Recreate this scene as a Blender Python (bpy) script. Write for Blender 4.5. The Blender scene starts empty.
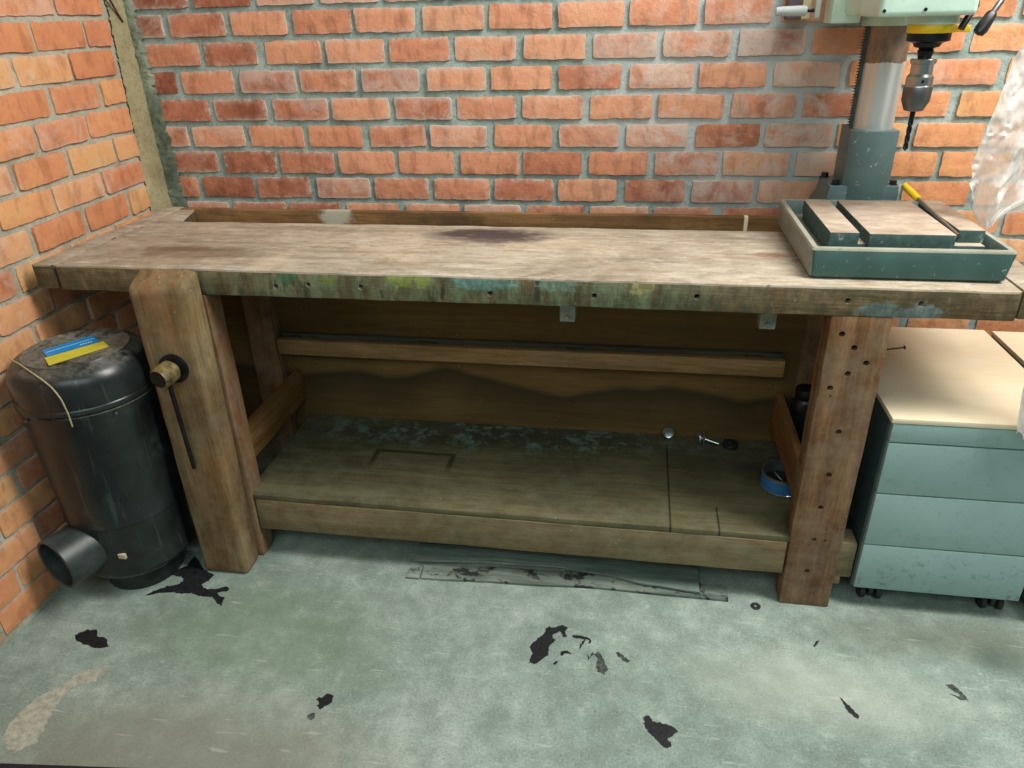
import bpy, bmesh, math, random
from mathutils import Vector, Matrix, noise
random.seed(11)
SC = bpy.context.scene
COL = SC.collection
PI = math.pi

# ------------------------------------------------------------------ mesh helpers
def new_bm():
    return bmesh.new()

def add_box(bm, x0, x1, y0, y1, z0, z1, bevel=0.0, seg=2, mi=0, rough=0.0, cuts=0, seed=0.0):
    """axis-aligned box; optional bevel, optional cuts along its longest side with a little unevenness"""
    t = bmesh.new()
    r = bmesh.ops.create_cube(t, size=1.0)
    for v in t.verts:
        v.co = Vector(((x0+x1)/2 + v.co.x*(x1-x0), (y0+y1)/2 + v.co.y*(y1-y0), (z0+z1)/2 + v.co.z*(z1-z0)))
    if cuts:
        d = [x1-x0, y1-y0, z1-z0]
        ax = d.index(max(d))
        es = [e for e in t.edges if abs((e.verts[1].co-e.verts[0].co)[ax]) > d[ax]*0.9]
        bmesh.ops.subdivide_edges(t, edges=es, cuts=cuts)
    if bevel:
        es = [e for e in t.edges if len(e.link_faces) == 2 and e.calc_face_angle(0) > 0.5]
        bmesh.ops.bevel(t, geom=es, offset=bevel, segments=seg, profile=0.6, affect='EDGES', clamp_overlap=True)
    if rough:
        for v in t.verts:
            p = v.co*9.0 + Vector((seed, seed*1.7, seed*0.3))
            v.co += Vector((noise.noise(p), noise.noise(p+Vector((31, 7, 3))), noise.noise(p+Vector((5, 71, 13)))))*rough
    for f in t.faces:
        f.material_index = mi
    merge(bm, t)

def merge(bm, t, M=None):
    if M is not None:
        bmesh.ops.transform(t, matrix=M, verts=t.verts)
    me = bpy.data.meshes.new('tmp')
    t.to_mesh(me); t.free()
    bm.from_mesh(me)
    bpy.data.meshes.remove(me)

def frame(d):
    d = Vector(d).normalized()
    a = Vector((0, 0, 1)) if abs(d.z) < 0.9 else Vector((1, 0, 0))
    u = d.cross(a).normalized()
    return u, d.cross(u).normalized(), d

def add_tube(bm, pts, r, n=12, cap=True, mi=0, smooth=True):
    """round bar along a polyline; r a number or one radius per point"""
    pts = [Vector(p) for p in pts]
    rs = r if isinstance(r, (list, tuple)) else [r]*len(pts)
    rings = []
    u0 = None
    for i, p in enumerate(pts):
        if i == 0: d = pts[1]-pts[0]
        elif i == len(pts)-1: d = pts[-1]-pts[-2]
        else: d = (pts[i+1]-p).normalized()+(p-pts[i-1]).normalized()
        d.normalize()
        if u0 is None: u0, _, _ = frame(d)
        u = (u0 - d*u0.dot(d)).normalized(); w = d.cross(u); u0 = u
        rings.append([bm.verts.new(p+(u*math.cos(2*PI*k/n)+w*math.sin(2*PI*k/n))*rs[i]) for k in range(n)])
    for a, b in zip(rings, rings[1:]):
        for k in range(n):
            f = bm.faces.new((a[k], a[(k+1) % n], b[(k+1) % n], b[k])); f.smooth = smooth; f.material_index = mi
    if cap:
        f = bm.faces.new(rings[0][::-1]); f.material_index = mi
        f = bm.faces.new(rings[-1]); f.material_index = mi

def add_lathe(bm, prof, o=(0, 0, 0), d=(0, 0, 1), n=32, mi=0, smooth=True, close=False):
    """profile of (radius, height) turned about the axis d through o"""
    o = Vector(o); u, w, d = frame(d)
    rings = []
    for r, h in prof:
        if r < 1e-6:
            rings.append([bm.verts.new(o+d*h)])
        else:
            rings.append([bm.verts.new(o+d*h+(u*math.cos(2*PI*k/n)+w*math.sin(2*PI*k/n))*r) for k in range(n)])
    if close: rings.append(rings[0])
    for a, b in zip(rings, rings[1:]):
        for k in range(n):
            k2 = (k+1) % n
            if len(a) == 1 and len(b) == 1: continue
            if len(a) == 1: vs = (a[0], b[k2], b[k])
            elif len(b) == 1: vs = (a[k], a[k2], b[0])
            else: vs = (a[k], a[k2], b[k2], b[k])
            try:
                f = bm.faces.new(vs); f.smooth = smooth; f.material_index = mi
            except ValueError: pass

def add_prism(bm, poly, a0, a1, axis='z', mi=0, bevel=0.0):
    """closed polygon pushed along an axis. axis z: poly=(x,y); y: poly=(x,z); x: poly=(y,z)"""
    def P(p, a):
        if axis == 'z': return Vector((p[0], p[1], a))
        if axis == 'y': return Vector((p[0], a, p[1]))
        return Vector((a, p[0], p[1]))
    t = bmesh.new()
    lo = [t.verts.new(P(p, a0)) for p in poly]; hi = [t.verts.new(P(p, a1)) for p in poly]
    t.faces.new(lo[::-1]); t.faces.new(hi)
    n = len(poly)
    for k in range(n): t.faces.new((lo[k], lo[(k+1) % n], hi[(k+1) % n], hi[k]))
    bmesh.ops.recalc_face_normals(t, faces=t.faces)
    if bevel:
        es = [e for e in t.edges if e.calc_face_angle(0) > 0.5]
        bmesh.ops.bevel(t, geom=es, offset=bevel, segments=2, profile=0.6, affect='EDGES', clamp_overlap=True)
    for f in t.faces: f.material_index = mi
    merge(bm, t)

def world_loc(o):
    v = Vector((0, 0, 0))
    while o is not None:
        v += o.location; o = o.parent
    return v

def obj(name, bm, m, parent=None, pivot=None, fix=True):
    """links the mesh as ONE object; the mesh is given in world coordinates, its origin goes to its base"""
    if fix: bmesh.ops.recalc_face_normals(bm, faces=bm.faces)
    xs = [v.co for v in bm.verts]
    if pivot is None:
        pivot = Vector(((min(v.x for v in xs)+max(v.x for v in xs))/2, (min(v.y for v in xs)+max(v.y for v in xs))/2, min(v.z for v in xs)))
    pivot = Vector(pivot)
    bmesh.ops.translate(bm, verts=bm.verts, vec=-pivot)
    me = bpy.data.meshes.new(name)
    bm.to_mesh(me); bm.free()
    me.set_sharp_from_angle(angle=math.radians(38))
    for mm in (m if isinstance(m, (list, tuple)) else [m]): me.materials.append(mm)
    o = bpy.data.objects.new(name, me)
    COL.objects.link(o)
    if parent is not None:
        o.parent = parent; o.location = pivot-world_loc(parent)
    else:
        o.location = pivot
    return o

def tag(o, label, cat, group=None):
    o['label'] = label; o['category'] = cat
    if group: o['group'] = group
    return o

def thing(name, label, cat, loc, group=None):
    o = bpy.data.objects.new(name, None); COL.objects.link(o)
    o.location = loc; o.empty_display_size = 0.05
    return tag(o, label, cat, group)

def structure(name, bm, m, fix=True, pivot=None):
    o = obj(name, bm, m, None, pivot, fix); o['kind'] = 'structure'; return o

def drill(o, holes):
    """real holes: (point, direction, radius, depth)"""
    t = bmesh.new()
    for p, d, r, dep in holes:
        d = Vector(d).normalized(); p = Vector(p)
        add_tube(t, [p-d*0.01, p+d*dep], r, 14, smooth=False)
    bmesh.ops.recalc_face_normals(t, faces=t.faces)
    me = bpy.data.meshes.new('cut'); t.to_mesh(me); t.free()
    c = bpy.data.objects.new('cut', me); COL.objects.link(c)
    c.location = (0, 0, 0)
    md = o.modifiers.new('b', 'BOOLEAN'); md.operation = 'DIFFERENCE'; md.object = c; md.solver = 'EXACT'
    bpy.context.view_layer.update()
    dg = bpy.context.evaluated_depsgraph_get()
    nm = bpy.data.meshes.new_from_object(o.evaluated_get(dg))
    old = o.data; o.modifiers.clear(); o.data = nm
    bpy.data.objects.remove(c); bpy.data.meshes.remove(old)
    nm.name = o.name

# ------------------------------------------------------------------ material helpers
def srgb(r, g, b):
    f = lambda c: (c/255/12.92) if c/255 <= 0.04045 else ((c/255+0.055)/1.055)**2.4
    return (f(r), f(g), f(b), 1.0)

class NT:
    def __init__(s, name, rough=0.6, metal=0.0, spec=0.5):
        s.m = bpy.data.materials.new(name); s.m.use_nodes = True
        s.t = s.m.node_tree; s.n = s.t.nodes; s.l = s.t.links
        s.b = s.n['Principled BSDF']
        s.b.inputs['Roughness'].default_value = rough
        s.b.inputs['Metallic'].default_value = metal
        s.b.inputs['Specular IOR Level'].default_value = spec
        s.g = s.n.new('ShaderNodeNewGeometry')
        s.pos = s.g.outputs['Position']
    def lk(s, a, b):
        if hasattr(a, 'is_output'): s.l.new(a, b)
        else: b.default_value = a
    def mapv(s, scale=(1, 1, 1), loc=(0, 0, 0), rot=(0, 0, 0), src=None):
        n = s.n.new('ShaderNodeMapping')
        s.l.new(src or s.pos, n.inputs['Vector'])
        n.inputs['Scale'].default_value = scale; n.inputs['Location'].default_value = loc; n.inputs['Rotation'].default_value = rot
        return n.outputs[0]
    def noise(s, vec, scale=5, detail=6, rough=0.6, dist=0.0, out='Fac'):
        n = s.n.new('ShaderNodeTexNoise')
        s.l.new(vec, n.inputs['Vector'])
        n.inputs['Scale'].default_value = scale; n.inputs['Detail'].default_value = detail
        n.inputs['Roughness'].default_value = rough; n.inputs['Distortion'].default_value = dist
        return n.outputs[out]
    def voro(s, vec, scale, feature='F1', out='Distance'):
        n = s.n.new('ShaderNodeTexVoronoi'); n.feature = feature
        s.l.new(vec, n.inputs['Vector']); n.inputs['Scale'].default_value = scale
        return n.outputs[out]
    def ramp(s, fac, stops):
        n = s.n.new('ShaderNodeValToRGB'); e = n.color_ramp.elements
        while len(e) < len(stops): e.new(0.5)
        for k, (p, c) in enumerate(stops):
            e[k].position = p; e[k].color = c if isinstance(c, tuple) else (c, c, c, 1)
        s.l.new(fac, n.inputs[0]); return n.outputs[0]
    def math(s, op, a, b=0.0, c=None, clamp=False):
        n = s.n.new('ShaderNodeMath'); n.operation = op; n.use_clamp = clamp
        s.lk(a, n.inputs[0]); s.lk(b, n.inputs[1])
        if c is not None: s.lk(c, n.inputs[2])
        return n.outputs[0]
    def mix(s, fac, a, b, mode='MIX'):
        n = s.n.new('ShaderNodeMix'); n.data_type = 'RGBA'; n.blend_type = mode
        s.lk(fac, n.inputs[0]); s.lk(a, n.inputs[6]); s.lk(b, n.inputs[7])
        return n.outputs[2]
    def sep(s, v):
        n = s.n.new('ShaderNodeSeparateXYZ'); s.l.new(v, n.inputs[0]); return n.outputs
    def spot(s, c, radii, warp=0.3, wscale=8, soft=0.35, seed=0.0):
        """soft-edged blotch of its own shape round a point of the surface"""
        m = s.n.new('ShaderNodeVectorMath'); m.operation = 'SUBTRACT'; s.l.new(s.pos, m.inputs[0]); m.inputs[1].default_value = c
        k = s.n.new('ShaderNodeVectorMath'); k.operation = 'DIVIDE'; s.l.new(m.outputs[0], k.inputs[0]); k.inputs[1].default_value = radii
        ln = s.n.new('ShaderNodeVectorMath'); ln.operation = 'LENGTH'; s.l.new(k.outputs[0], ln.inputs[0])
        w = s.noise(s.mapv(loc=(seed, seed, seed)), wscale, 5, 0.6)
        d = s.math('ADD', ln.outputs['Value'], s.math('MULTIPLY', s.math('SUBTRACT', w, 0.5), warp*4))
        return s.ramp(d, [(max(0.0, 1-soft), 1.0), (1.0, 0.0)])
    def color(s, c): s.lk(c, s.b.inputs['Base Color'])
    def bump(s, h, strength=0.3, dist=0.002):
        n = s.n.new('ShaderNodeBump'); n.inputs['Strength'].default_value = strength; n.inputs['Distance'].default_value = dist
        s.l.new(h, n.inputs['Height']); s.l.new(n.outputs[0], s.b.inputs['Normal'])
    def rough(s, v): s.lk(v, s.b.inputs['Roughness'])

def plain(name, c, rough=0.5, metal=0.0, spec=0.5, var=0.12, scale=30, bump=0.1):
    t = NT(name, rough, metal, spec)
    n = t.noise(t.pos, scale, 5)
    dk = tuple(x*(1-var*2) for x in c[:3])+(1,)
    lt = tuple(min(1, x*(1+var)) for x in c[:3])+(1,)
    t.color(t.ramp(n, [(0.3, dk), (0.7, lt)]))
    if bump: t.bump(n, bump, 0.001)
    return t.m

GR = {'x': (1.2, 16, 16), 'y': (16, 1.2, 16), 'z': (16, 16, 1.2)}
def wood(name, dark, mid, light, axis='x', rough=0.75, layers=(), seed=0.0, dust=None, dust_amt=0.4, grain=1.0):
    """sawn timber: long grain along the axis, pores, wear; layers = (colour, scale, lo, hi, stretch) blotches of paint or dirt"""
    t = NT(name, rough, 0, 0.3)
    v = t.mapv(GR[axis], (seed, seed*0.7, seed*1.3))
    g1 = t.noise(v, 1.6*grain, 8, 0.65, 0.6)
    g2 = t.noise(t.mapv(tuple(3*k for k in GR[axis]), (seed+3, seed, seed)), 4*grain, 4, 0.7)
    big = t.noise(t.mapv(loc=(seed*2, seed, 0)), 3.5, 6, 0.65)
    c = t.ramp(g1, [(0.28, dark), (0.5, mid), (0.72, light)])
    c = t.mix(t.math('MULTIPLY', t.ramp(g2, [(0.38, 1.0), (0.52, 0.0)]), 0.45), c, dark)
    c = t.mix(t.math('MULTIPLY', t.ramp(big, [(0.38, 1.0), (0.58, 0.0)]), 0.5), c, dark)
    for col, sc, lo, hi, st in layers:
        nn = t.noise(t.mapv(st, (seed+sc, sc*2.3, seed)), sc, 6, 0.7, 0.3)
        c = t.mix(t.math('MULTIPLY', t.ramp(nn, [(lo, 0.0), (hi, 1.0)]), col[3]), c, col[:3]+(1,))
    if dust:
        dn = t.noise(t.mapv(loc=(seed, 9, seed)), 14, 8, 0.75)
        c = t.mix(t.math('MULTIPLY', t.ramp(dn, [(0.4, 0.0), (0.75, 1.0)]), dust_amt), c, dust)
    spk = t.voro(t.mapv(loc=(seed, 1, 2)), 42)
    spm = t.math('MULTIPLY', t.ramp(spk, [(0.05, 1.0), (0.09, 0.0)]), t.ramp(t.noise(t.pos, 9, 2), [(0.52, 0.0), (0.6, 0.5)]))
    c = t.mix(spm, c, srgb(196, 194, 172))
    t.color(c)
    h = t.math('ADD', t.math('MULTIPLY', g1, 0.5), g2)
    t.bump(h, 0.35, 0.003)
    return t
# ------------------------------------------------------------------ materials
def a4(c, a): return (c[0], c[1], c[2], a)

def brick_mat(name, stops, white, chalk=None, tint=None):
    t = NT(name, 0.9, 0, 0.2)
    at = t.n.new('ShaderNodeAttribute'); at.attribute_name = 'brick'; at.attribute_type = 'GEOMETRY'
    r1, r2, r3 = t.sep(at.outputs['Vector'])
    n0 = t.noise(t.pos, 14, 6, 0.65); n1 = t.noise(t.pos, 60, 5, 0.7)
    f = t.math('ADD', t.math('MULTIPLY_ADD', r1, 0.75, 0.12), t.math('MULTIPLY', t.math('SUBTRACT', n0, 0.5), 0.9))
    c = t.ramp(f, stops)
    # fired streaks, darker and paler
    st = t.noise(t.mapv((1, 1, 0.35), (4, 0, 0), (0, 0.5, 0)), 30, 4, 0.6)
    c = t.mix(t.math('MULTIPLY', t.ramp(st, [(0.36, 1.0), (0.5, 0.0)]), 0.35), c, tuple(x*0.45 for x in stops[0][1][:3])+(1,))
    c = t.mix(t.math('MULTIPLY', t.ramp(n1, [(0.55, 0.0), (0.7, 1.0)]), 0.25), c, stops[-1][1])
    # lime bloom, on some bricks much, on most little
    bl = t.noise(t.mapv(loc=(7, 3, 1)), 11, 7, 0.72, 0.8)
    amt = t.math('ADD', bl, t.math('MULTIPLY', t.math('SUBTRACT', r2, 0.72), 0.35))
    m = t.ramp(amt, [(0.5, 0.0), (0.66, 1.0)])
    if chalk:
        m = t.math('MAXIMUM', t.math('MULTIPLY', m, 0.6), t.math('MULTIPLY', t.spot(*chalk), t.ramp(t.math('ADD', bl, t.math('MULTIPLY', t.math('SUBTRACT', r2, 0.5), 0.25)), [(0.42, 0.0), (0.62, 1.0)])))
    # lime clinging to the arrises
    ed = t.math('MULTIPLY', t.math('POWER', r3, 1.5), t.ramp(t.math('ADD', t.noise(t.pos, 45, 5, 0.7), t.math('MULTIPLY', t.math('SUBTRACT', r2, 0.5), 0.3)), [(0.42, 0.0), (0.6, 1.0)]))
    m = t.math('MAXIMUM', m, t.math('MULTIPLY', ed, 0.9))
    c = t.mix(t.math('MULTIPLY', m, white), c, srgb(206, 196, 188))
    pit = t.ramp(t.voro(t.mapv(loc=(3, 1, 8)), 75), [(0.05, 1.0), (0.1, 0.0)])
    c = t.mix(t.math('MULTIPLY', t.math('MULTIPLY', pit, t.ramp(n0, [(0.5, 0.0), (0.6, 1.0)])), 0.7), c, srgb(70, 34, 22))
    t.color(c)
    t.bump(t.math('ADD', n0, t.math('MULTIPLY', n1, 0.8)), 0.7, 0.004)
    return t.m

def mortar_mat(name, c0, c1, c2, patch=None):
    t = NT(name, 0.95, 0, 0.15)
    n0 = t.noise(t.pos, 7, 7, 0.65); n1 = t.noise(t.pos, 90, 4, 0.7)
    c = t.ramp(n0, [(0.3, c0), (0.5, c1), (0.7, c2)])
    c = t.mix(t.math('MULTIPLY', t.ramp(n1, [(0.35, 1.0), (0.5, 0.0)]), 0.4), c, tuple(x*0.6 for x in c0[:3])+(1,))
    if patch: c = t.mix(t.math('MULTIPLY', t.spot(*patch), 0.6), c, srgb(196, 200, 204))
    t.color(c)
    t.bump(t.math('ADD', n0, n1), 0.7, 0.004)
    return t.m

M = {}
RED = [(0.0, srgb(134, 80, 62)), (0.3, srgb(184, 120, 94)), (0.55, srgb(210, 144, 112)), (0.8, srgb(218, 158, 126)), (1.0, srgb(210, 164, 130))]
ORG = [(0.0, srgb(186, 118, 86)), (0.35, srgb(206, 138, 98)), (0.6, srgb(214, 150, 106)), (0.85, srgb(214, 162, 112)), (1.0, srgb(212, 170, 124))]
M['brick_red'] = brick_mat('red_brick', RED, 0.75, chalk=((1.72, 0, 1.12), (0.48, 1, 0.40), 0.25, 6, 0.6, 2.0))
M['brick_orange'] = brick_mat('orange_brick', ORG, 0.35)
M['mortar'] = mortar_mat('grey_mortar', srgb(112, 130, 126), srgb(148, 166, 161), srgb(174, 188, 185), patch=((1.74, 0, 1.15), (0.5, 1, 0.45), 0.2, 6, 0.6, 1.0))
M['mortar_warm'] = mortar_mat('warm_mortar', srgb(142, 140, 124), srgb(172, 170, 154), srgb(192, 190, 176))
M['render'] = mortar_mat('cement_render', srgb(128, 118, 90), srgb(156, 146, 114), srgb(174, 166, 136))
M['render_rough'] = mortar_mat('rough_render', srgb(74, 82, 70), srgb(112, 120, 104), srgb(152, 158, 138))

def floor_mat():
    t = NT('concrete_floor', 0.85, 0, 0.3)
    n0 = t.noise(t.pos, 2.2, 8, 0.62, 0.4); n1 = t.noise(t.pos, 16, 8, 0.7); n2 = t.noise(t.pos, 190, 4, 0.8)
    c = t.ramp(n0, [(0.3, srgb(108, 122, 114)), (0.5, srgb(138, 154, 145)), (0.7, srgb(162, 174, 166))])
    c = t.mix(t.math('MULTIPLY', t.ramp(n1, [(0.4, 1.0), (0.55, 0.0)]), 0.45), c, srgb(104, 116, 108))
    c = t.mix(t.math('MULTIPLY', t.ramp(n1, [(0.56, 0.0), (0.7, 1.0)]), 0.55), c, srgb(182, 192, 184))
    c = t.mix(t.math('MULTIPLY', t.ramp(n2, [(0.36, 1.0), (0.46, 0.0)]), 0.5), c, srgb(76, 84, 78))
    c = t.mix(t.math('MULTIPLY', t.ramp(n2, [(0.56, 0.0), (0.68, 1.0)]), 0.45), c, srgb(202, 210, 202))
    # greenish damp patch left of centre, dust-brown bare patches by the camera and in front of the cabinet
    c = t.mix(t.math('MULTIPLY', t.spot((0.62, -0.93, 0), (0.42, 0.2, 1), 0.25, 6, 0.7, 3.0), 0.45), c, srgb(104, 126, 96))
    c = t.mix(t.math('MULTIPLY', t.spot((0.62, -1.3, 0), (0.55, 0.24, 1), 0.2, 5, 0.6, 5.0), 0.6), c, srgb(126, 122, 110))
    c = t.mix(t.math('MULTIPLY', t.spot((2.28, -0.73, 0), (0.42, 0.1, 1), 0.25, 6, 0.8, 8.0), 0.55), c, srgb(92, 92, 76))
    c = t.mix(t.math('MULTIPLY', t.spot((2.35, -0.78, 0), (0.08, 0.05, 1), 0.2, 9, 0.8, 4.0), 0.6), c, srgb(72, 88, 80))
    c = t.mix(t.math('MULTIPLY', t.spot((1.95, -0.92, 0), (0.4, 0.14, 1), 0.25, 7, 0.8, 2.0), 0.45), c, srgb(182, 188, 176))
    sc = t.noise(t.mapv((3, 26, 1), (0, 0, 0), (0, 0, 0.7)), 3, 3, 0.6)
    c = t.mix(t.math('MULTIPLY', t.ramp(sc, [(0.64, 0.0), (0.68, 1.0)]), 0.25), c, srgb(200, 206, 194))
    t.color(c)
    t.bump(t.math('ADD', t.math('MULTIPLY', n1, 0.6), n2), 0.5, 0.003)
    return t.m
M['floor'] = floor_mat()
def blot(name, c0, c1, rough):
    t = NT(name, rough, 0, 0.4)
    n = t.noise(t.pos, 70, 6, 0.7); t.color(t.ramp(n, [(0.35, c0), (0.65, c1)])); t.bump(n, 0.5, 0.003); return t.m
M['tar'] = blot('dried_tar', srgb(14, 15, 18), srgb(32, 34, 38), 0.55)
M['faint'] = blot('tar_smear', srgb(24, 28, 30), srgb(88, 94, 88), 0.8)
M['pale'] = blot('plaster_spill', srgb(138, 138, 126), srgb(176, 174, 160), 0.95)

OAK = (srgb(72, 48, 30), srgb(120, 84, 54), srgb(150, 112, 76))
t = wood('worktop_face', srgb(130, 118, 102), srgb(168, 156, 138), srgb(192, 182, 166), 'x', 0.85, seed=1.0, grain=0.8,
         layers=[(srgb(92, 74, 62)[:3]+(0.5,), 4.5, 0.58, 0.7, (1, 1.6, 1)), (srgb(204, 196, 182)[:3]+(0.4,), 5.5, 0.52, 0.68, (1, 2.2, 1)), (srgb(198, 176, 150)[:3]+(0.35,), 2.5, 0.5, 0.62, (1, 1, 1))])
base = t.b.inputs['Base Color'].links[0].from_socket
c = t.mix(t.math('MULTIPLY', t.spot((1.12, -0.33, 0.85), (0.19, 0.075, 1), 0.22, 9, 0.4, 2.0), 0.8), base, srgb(70, 54, 54))
c = t.mix(t.math('MULTIPLY', t.spot((0.36, -0.5, 0.85), (0.13, 0.03, 1), 0.35, 14, 0.5, 4.0), 0.7), c, srgb(82, 58, 42))
c = t.mix(t.math('MULTIPLY', t.spot((1.79, -0.45, 0.85), (0.05, 0.03, 1), 0.3, 20, 0.6, 6.0), 0.7), c, srgb(120, 72, 52))
c = t.mix(t.math('MULTIPLY', t.spot((0.30, -0.52, 0.85), (0.3, 0.3, 1), 0.2, 3, 0.6, 6.0), 0.35), c, srgb(128, 108, 88))
# rings left by pots
for cx, cy, r in ((0.86, -0.56, 0.045), (0.98, -0.53, 0.05), (0.74, -0.47, 0.05), (1.0, -0.44, 0.04)):
    m = t.n.new('ShaderNodeVectorMath'); m.operation = 'DISTANCE'; t.l.new(t.pos, m.inputs[0]); m.inputs[1].default_value = (cx, cy, 0.85)
    d = t.math('ABSOLUTE', t.math('SUBTRACT', m.outputs['Value'], r))
    c = t.mix(t.math('MULTIPLY', t.ramp(d, [(0.003, 1.0), (0.009, 0.0)]), t.ramp(t.noise(t.pos, 12, 3), [(0.4, 0.0), (0.6, 0.5)])), c, srgb(140, 116, 84))
dn = t.noise(t.mapv((0.7, 1.3, 1), (2, 5, 1)), 24, 8, 0.78)
c = t.mix(t.math('MULTIPLY', t.ramp(dn, [(0.52, 0.0), (0.62, 1.0)]), 0.35), c, srgb(112, 96, 80))
c = t.mix(t.math('MULTIPLY', t.ramp(dn, [(0.36, 1.0), (0.47, 0.0)]), 0.35), c, srgb(206, 200, 188))
sp = t.noise(t.mapv((0.5, 1, 1), (8, 3, 1)), 85, 4, 0.7)
c = t.mix(t.math('MULTIPLY', t.ramp(sp, [(0.62, 0.0), (0.68, 1.0)]), 0.6), c, srgb(84, 68, 54))
c = t.mix(t.math('MULTIPLY', t.ramp(t.noise(t.mapv((1, 14, 1), (1, 1, 1)), 3.0, 3, 0.5), [(0.60, 0.0), (0.615, 0.55), (0.63, 0.0)]), 1.0), c, srgb(86, 70, 56))
c = t.mix(t.math('MULTIPLY', t.spot((1.10, -0.325, 0.85), (0.15, 0.05, 1), 0.28, 11, 0.3, 2.0), 0.75), c, srgb(62, 50, 50))
c = t.mix(t.math('MULTIPLY', t.spot((0.42, -0.53, 0.85), (0.22, 0.06, 1), 0.4, 12, 0.4, 9.0), 0.5), c, srgb(96, 78, 58))
t.color(c)
M['top'] = t.m
t = wood('worktop_edge', srgb(60, 52, 36), srgb(106, 90, 62), srgb(140, 118, 82), 'x', 0.7, seed=2.0, dust=srgb(150, 140, 112), dust_amt=0.25,
         layers=[(srgb(150, 104, 64)[:3]+(0.5,), 4, 0.55, 0.7, (1, 1, 1))])
base = t.b.inputs['Base Color'].links[0].from_socket
zone = t.spot((1.1, -0.655, 0.82), (0.72, 1, 0.3), 0.15, 5, 0.5, 1.0)
drips = t.noise(t.mapv((30, 30, 4)), 1.2, 5, 0.7)
c = t.mix(t.math('MULTIPLY', zone, t.ramp(drips, [(0.36, 0.0), (0.55, 0.85)])), base, srgb(116, 130, 100))
c = t.mix(t.math('MULTIPLY', zone, t.ramp(t.noise(t.mapv((18, 18, 5), (5, 2, 1)), 1.5, 5, 0.7), [(0.56, 0.0), (0.64, 0.7)])), c, srgb(34, 40, 34))
for px, col, rx, sd in ((0.70, srgb(58, 108, 78), 0.03, 1), (0.80, srgb(120, 132, 62), 0.02, 5), (0.97, srgb(142, 158, 70), 0.035, 2), (1.02, srgb(142, 158, 70), 0.02, 7), (1.16, srgb(112, 158, 152), 0.08, 3), (1.32, srgb(120, 150, 132), 0.05, 4), (1.5, srgb(168, 158, 108), 0.025, 6), (1.98, srgb(110, 136, 138), 0.05, 8), (2.06, srgb(128, 150, 152), 0.04, 9)):
    c = t.mix(t.math('MULTIPLY', t.spot((px, -0.655, 0.838 if px < 1.9 else 0.80), (rx, 1, 0.022), 0.55, 55, 0.25, float(sd)), 0.7), c, col)
gr = t.noise(t.mapv((9, 9, 5), (3, 1, 6)), 4, 9, 0.8)
c = t.mix(t.math('MULTIPLY', t.ramp(gr, [(0.44, 1.0), (0.54, 0.0)]), 0.45), c, srgb(52, 50, 38))
c = t.mix(t.math('MULTIPLY', t.ramp(gr, [(0.58, 0.0), (0.66, 1.0)]), 0.5), c, srgb(150, 142, 116))
t.color(c)
M['edge'] = t.m
M['leg'] = wood('leg_timber', srgb(74, 48, 30), srgb(128, 90, 58), srgb(154, 116, 80), 'z', 0.7, seed=3.0, dust=srgb(158, 150, 128), dust_amt=0.45,
                layers=[(srgb(120, 124, 100)[:3]+(0.45,), 3, 0.5, 0.66, (1, 1, 0.4)), (srgb(150, 92, 54)[:3]+(0.4,), 5, 0.55, 0.65, (1, 1, 0.4))]).m
M['vice'] = wood('vice_timber', srgb(70, 54, 34), srgb(120, 96, 62), srgb(154, 130, 92), 'z', 0.75, seed=4.0, dust=srgb(160, 156, 130), dust_amt=0.35,
                 layers=[(srgb(116, 122, 98)[:3]+(0.5,), 3, 0.48, 0.62, (1, 1, 0.3)), (srgb(150, 94, 54)[:3]+(0.5,), 4, 0.55, 0.65, (1, 1, 0.3))]).m
M['rail'] = wood('rail_timber', srgb(80, 66, 44), srgb(122, 104, 72), srgb(146, 126, 92), 'x', 0.75, seed=5.0, dust=srgb(150, 150, 124), dust_amt=0.45,
                 layers=[(srgb(130, 124, 96)[:3]+(0.45,), 3, 0.5, 0.65, (0.5, 1, 1))]).m
M['siderail'] = wood('side_rail_timber', srgb(96, 66, 36), srgb(142, 104, 60), srgb(166, 126, 80), 'y', 0.75, seed=6.0).m
M['ledge'] = wood('ledge_timber', srgb(104, 74, 42), srgb(158, 122, 78), srgb(182, 148, 102), 'x', 0.75, seed=7.0, dust=srgb(130, 130, 110), dust_amt=0.3).m
M['dusty'] = wood('dusty_timber', srgb(70, 70, 58), srgb(98, 98, 82), srgb(122, 122, 104), 'x', 0.9, seed=7.5).m
t = wood('back_board_timber', srgb(78, 56, 34), srgb(124, 94, 58), srgb(148, 116, 76), 'x', 0.8, seed=8.0,
                      layers=[(srgb(60, 44, 30)[:3]+(0.6,), 3, 0.5, 0.65, (1, 1, 1))])
base = t.b.inputs['Base Color'].links[0].from_socket
c = t.mix(t.math('MULTIPLY', t.spot((0.60, -0.106, 0.84), (0.06, 1, 0.05), 0.35, 30, 0.4, 2.0), 0.7), base, srgb(176, 180, 166))
c = t.mix(t.spot((1.775, -0.106, 0.84), (0.006, 1, 0.06), 0.1, 40, 0.3, 3.0), c, srgb(214, 206, 178))
c = t.mix(t.math('MULTIPLY', t.spot((0.95, -0.106, 0.83), (0.1, 1, 0.05), 0.4, 20, 0.5, 5.0), 0.6), c, srgb(52, 40, 28))
t.color(c)
M['backboard'] = t.m
t = wood('shelf_board', srgb(62, 58, 40), srgb(98, 92, 64), srgb(126, 118, 86), 'x', 0.8, seed=9.0, dust=srgb(134, 136, 112), dust_amt=0.4, grain=0.5)
base = t.b.inputs['Base Color'].links[0].from_socket
wet = t.spot((1.15, -0.25, 0.2), (0.8, 0.14, 1), 0.22, 4, 0.6, 2.0)
c = t.mix(t.math('MULTIPLY', wet, 0.6), base, srgb(48, 54, 42))
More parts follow.
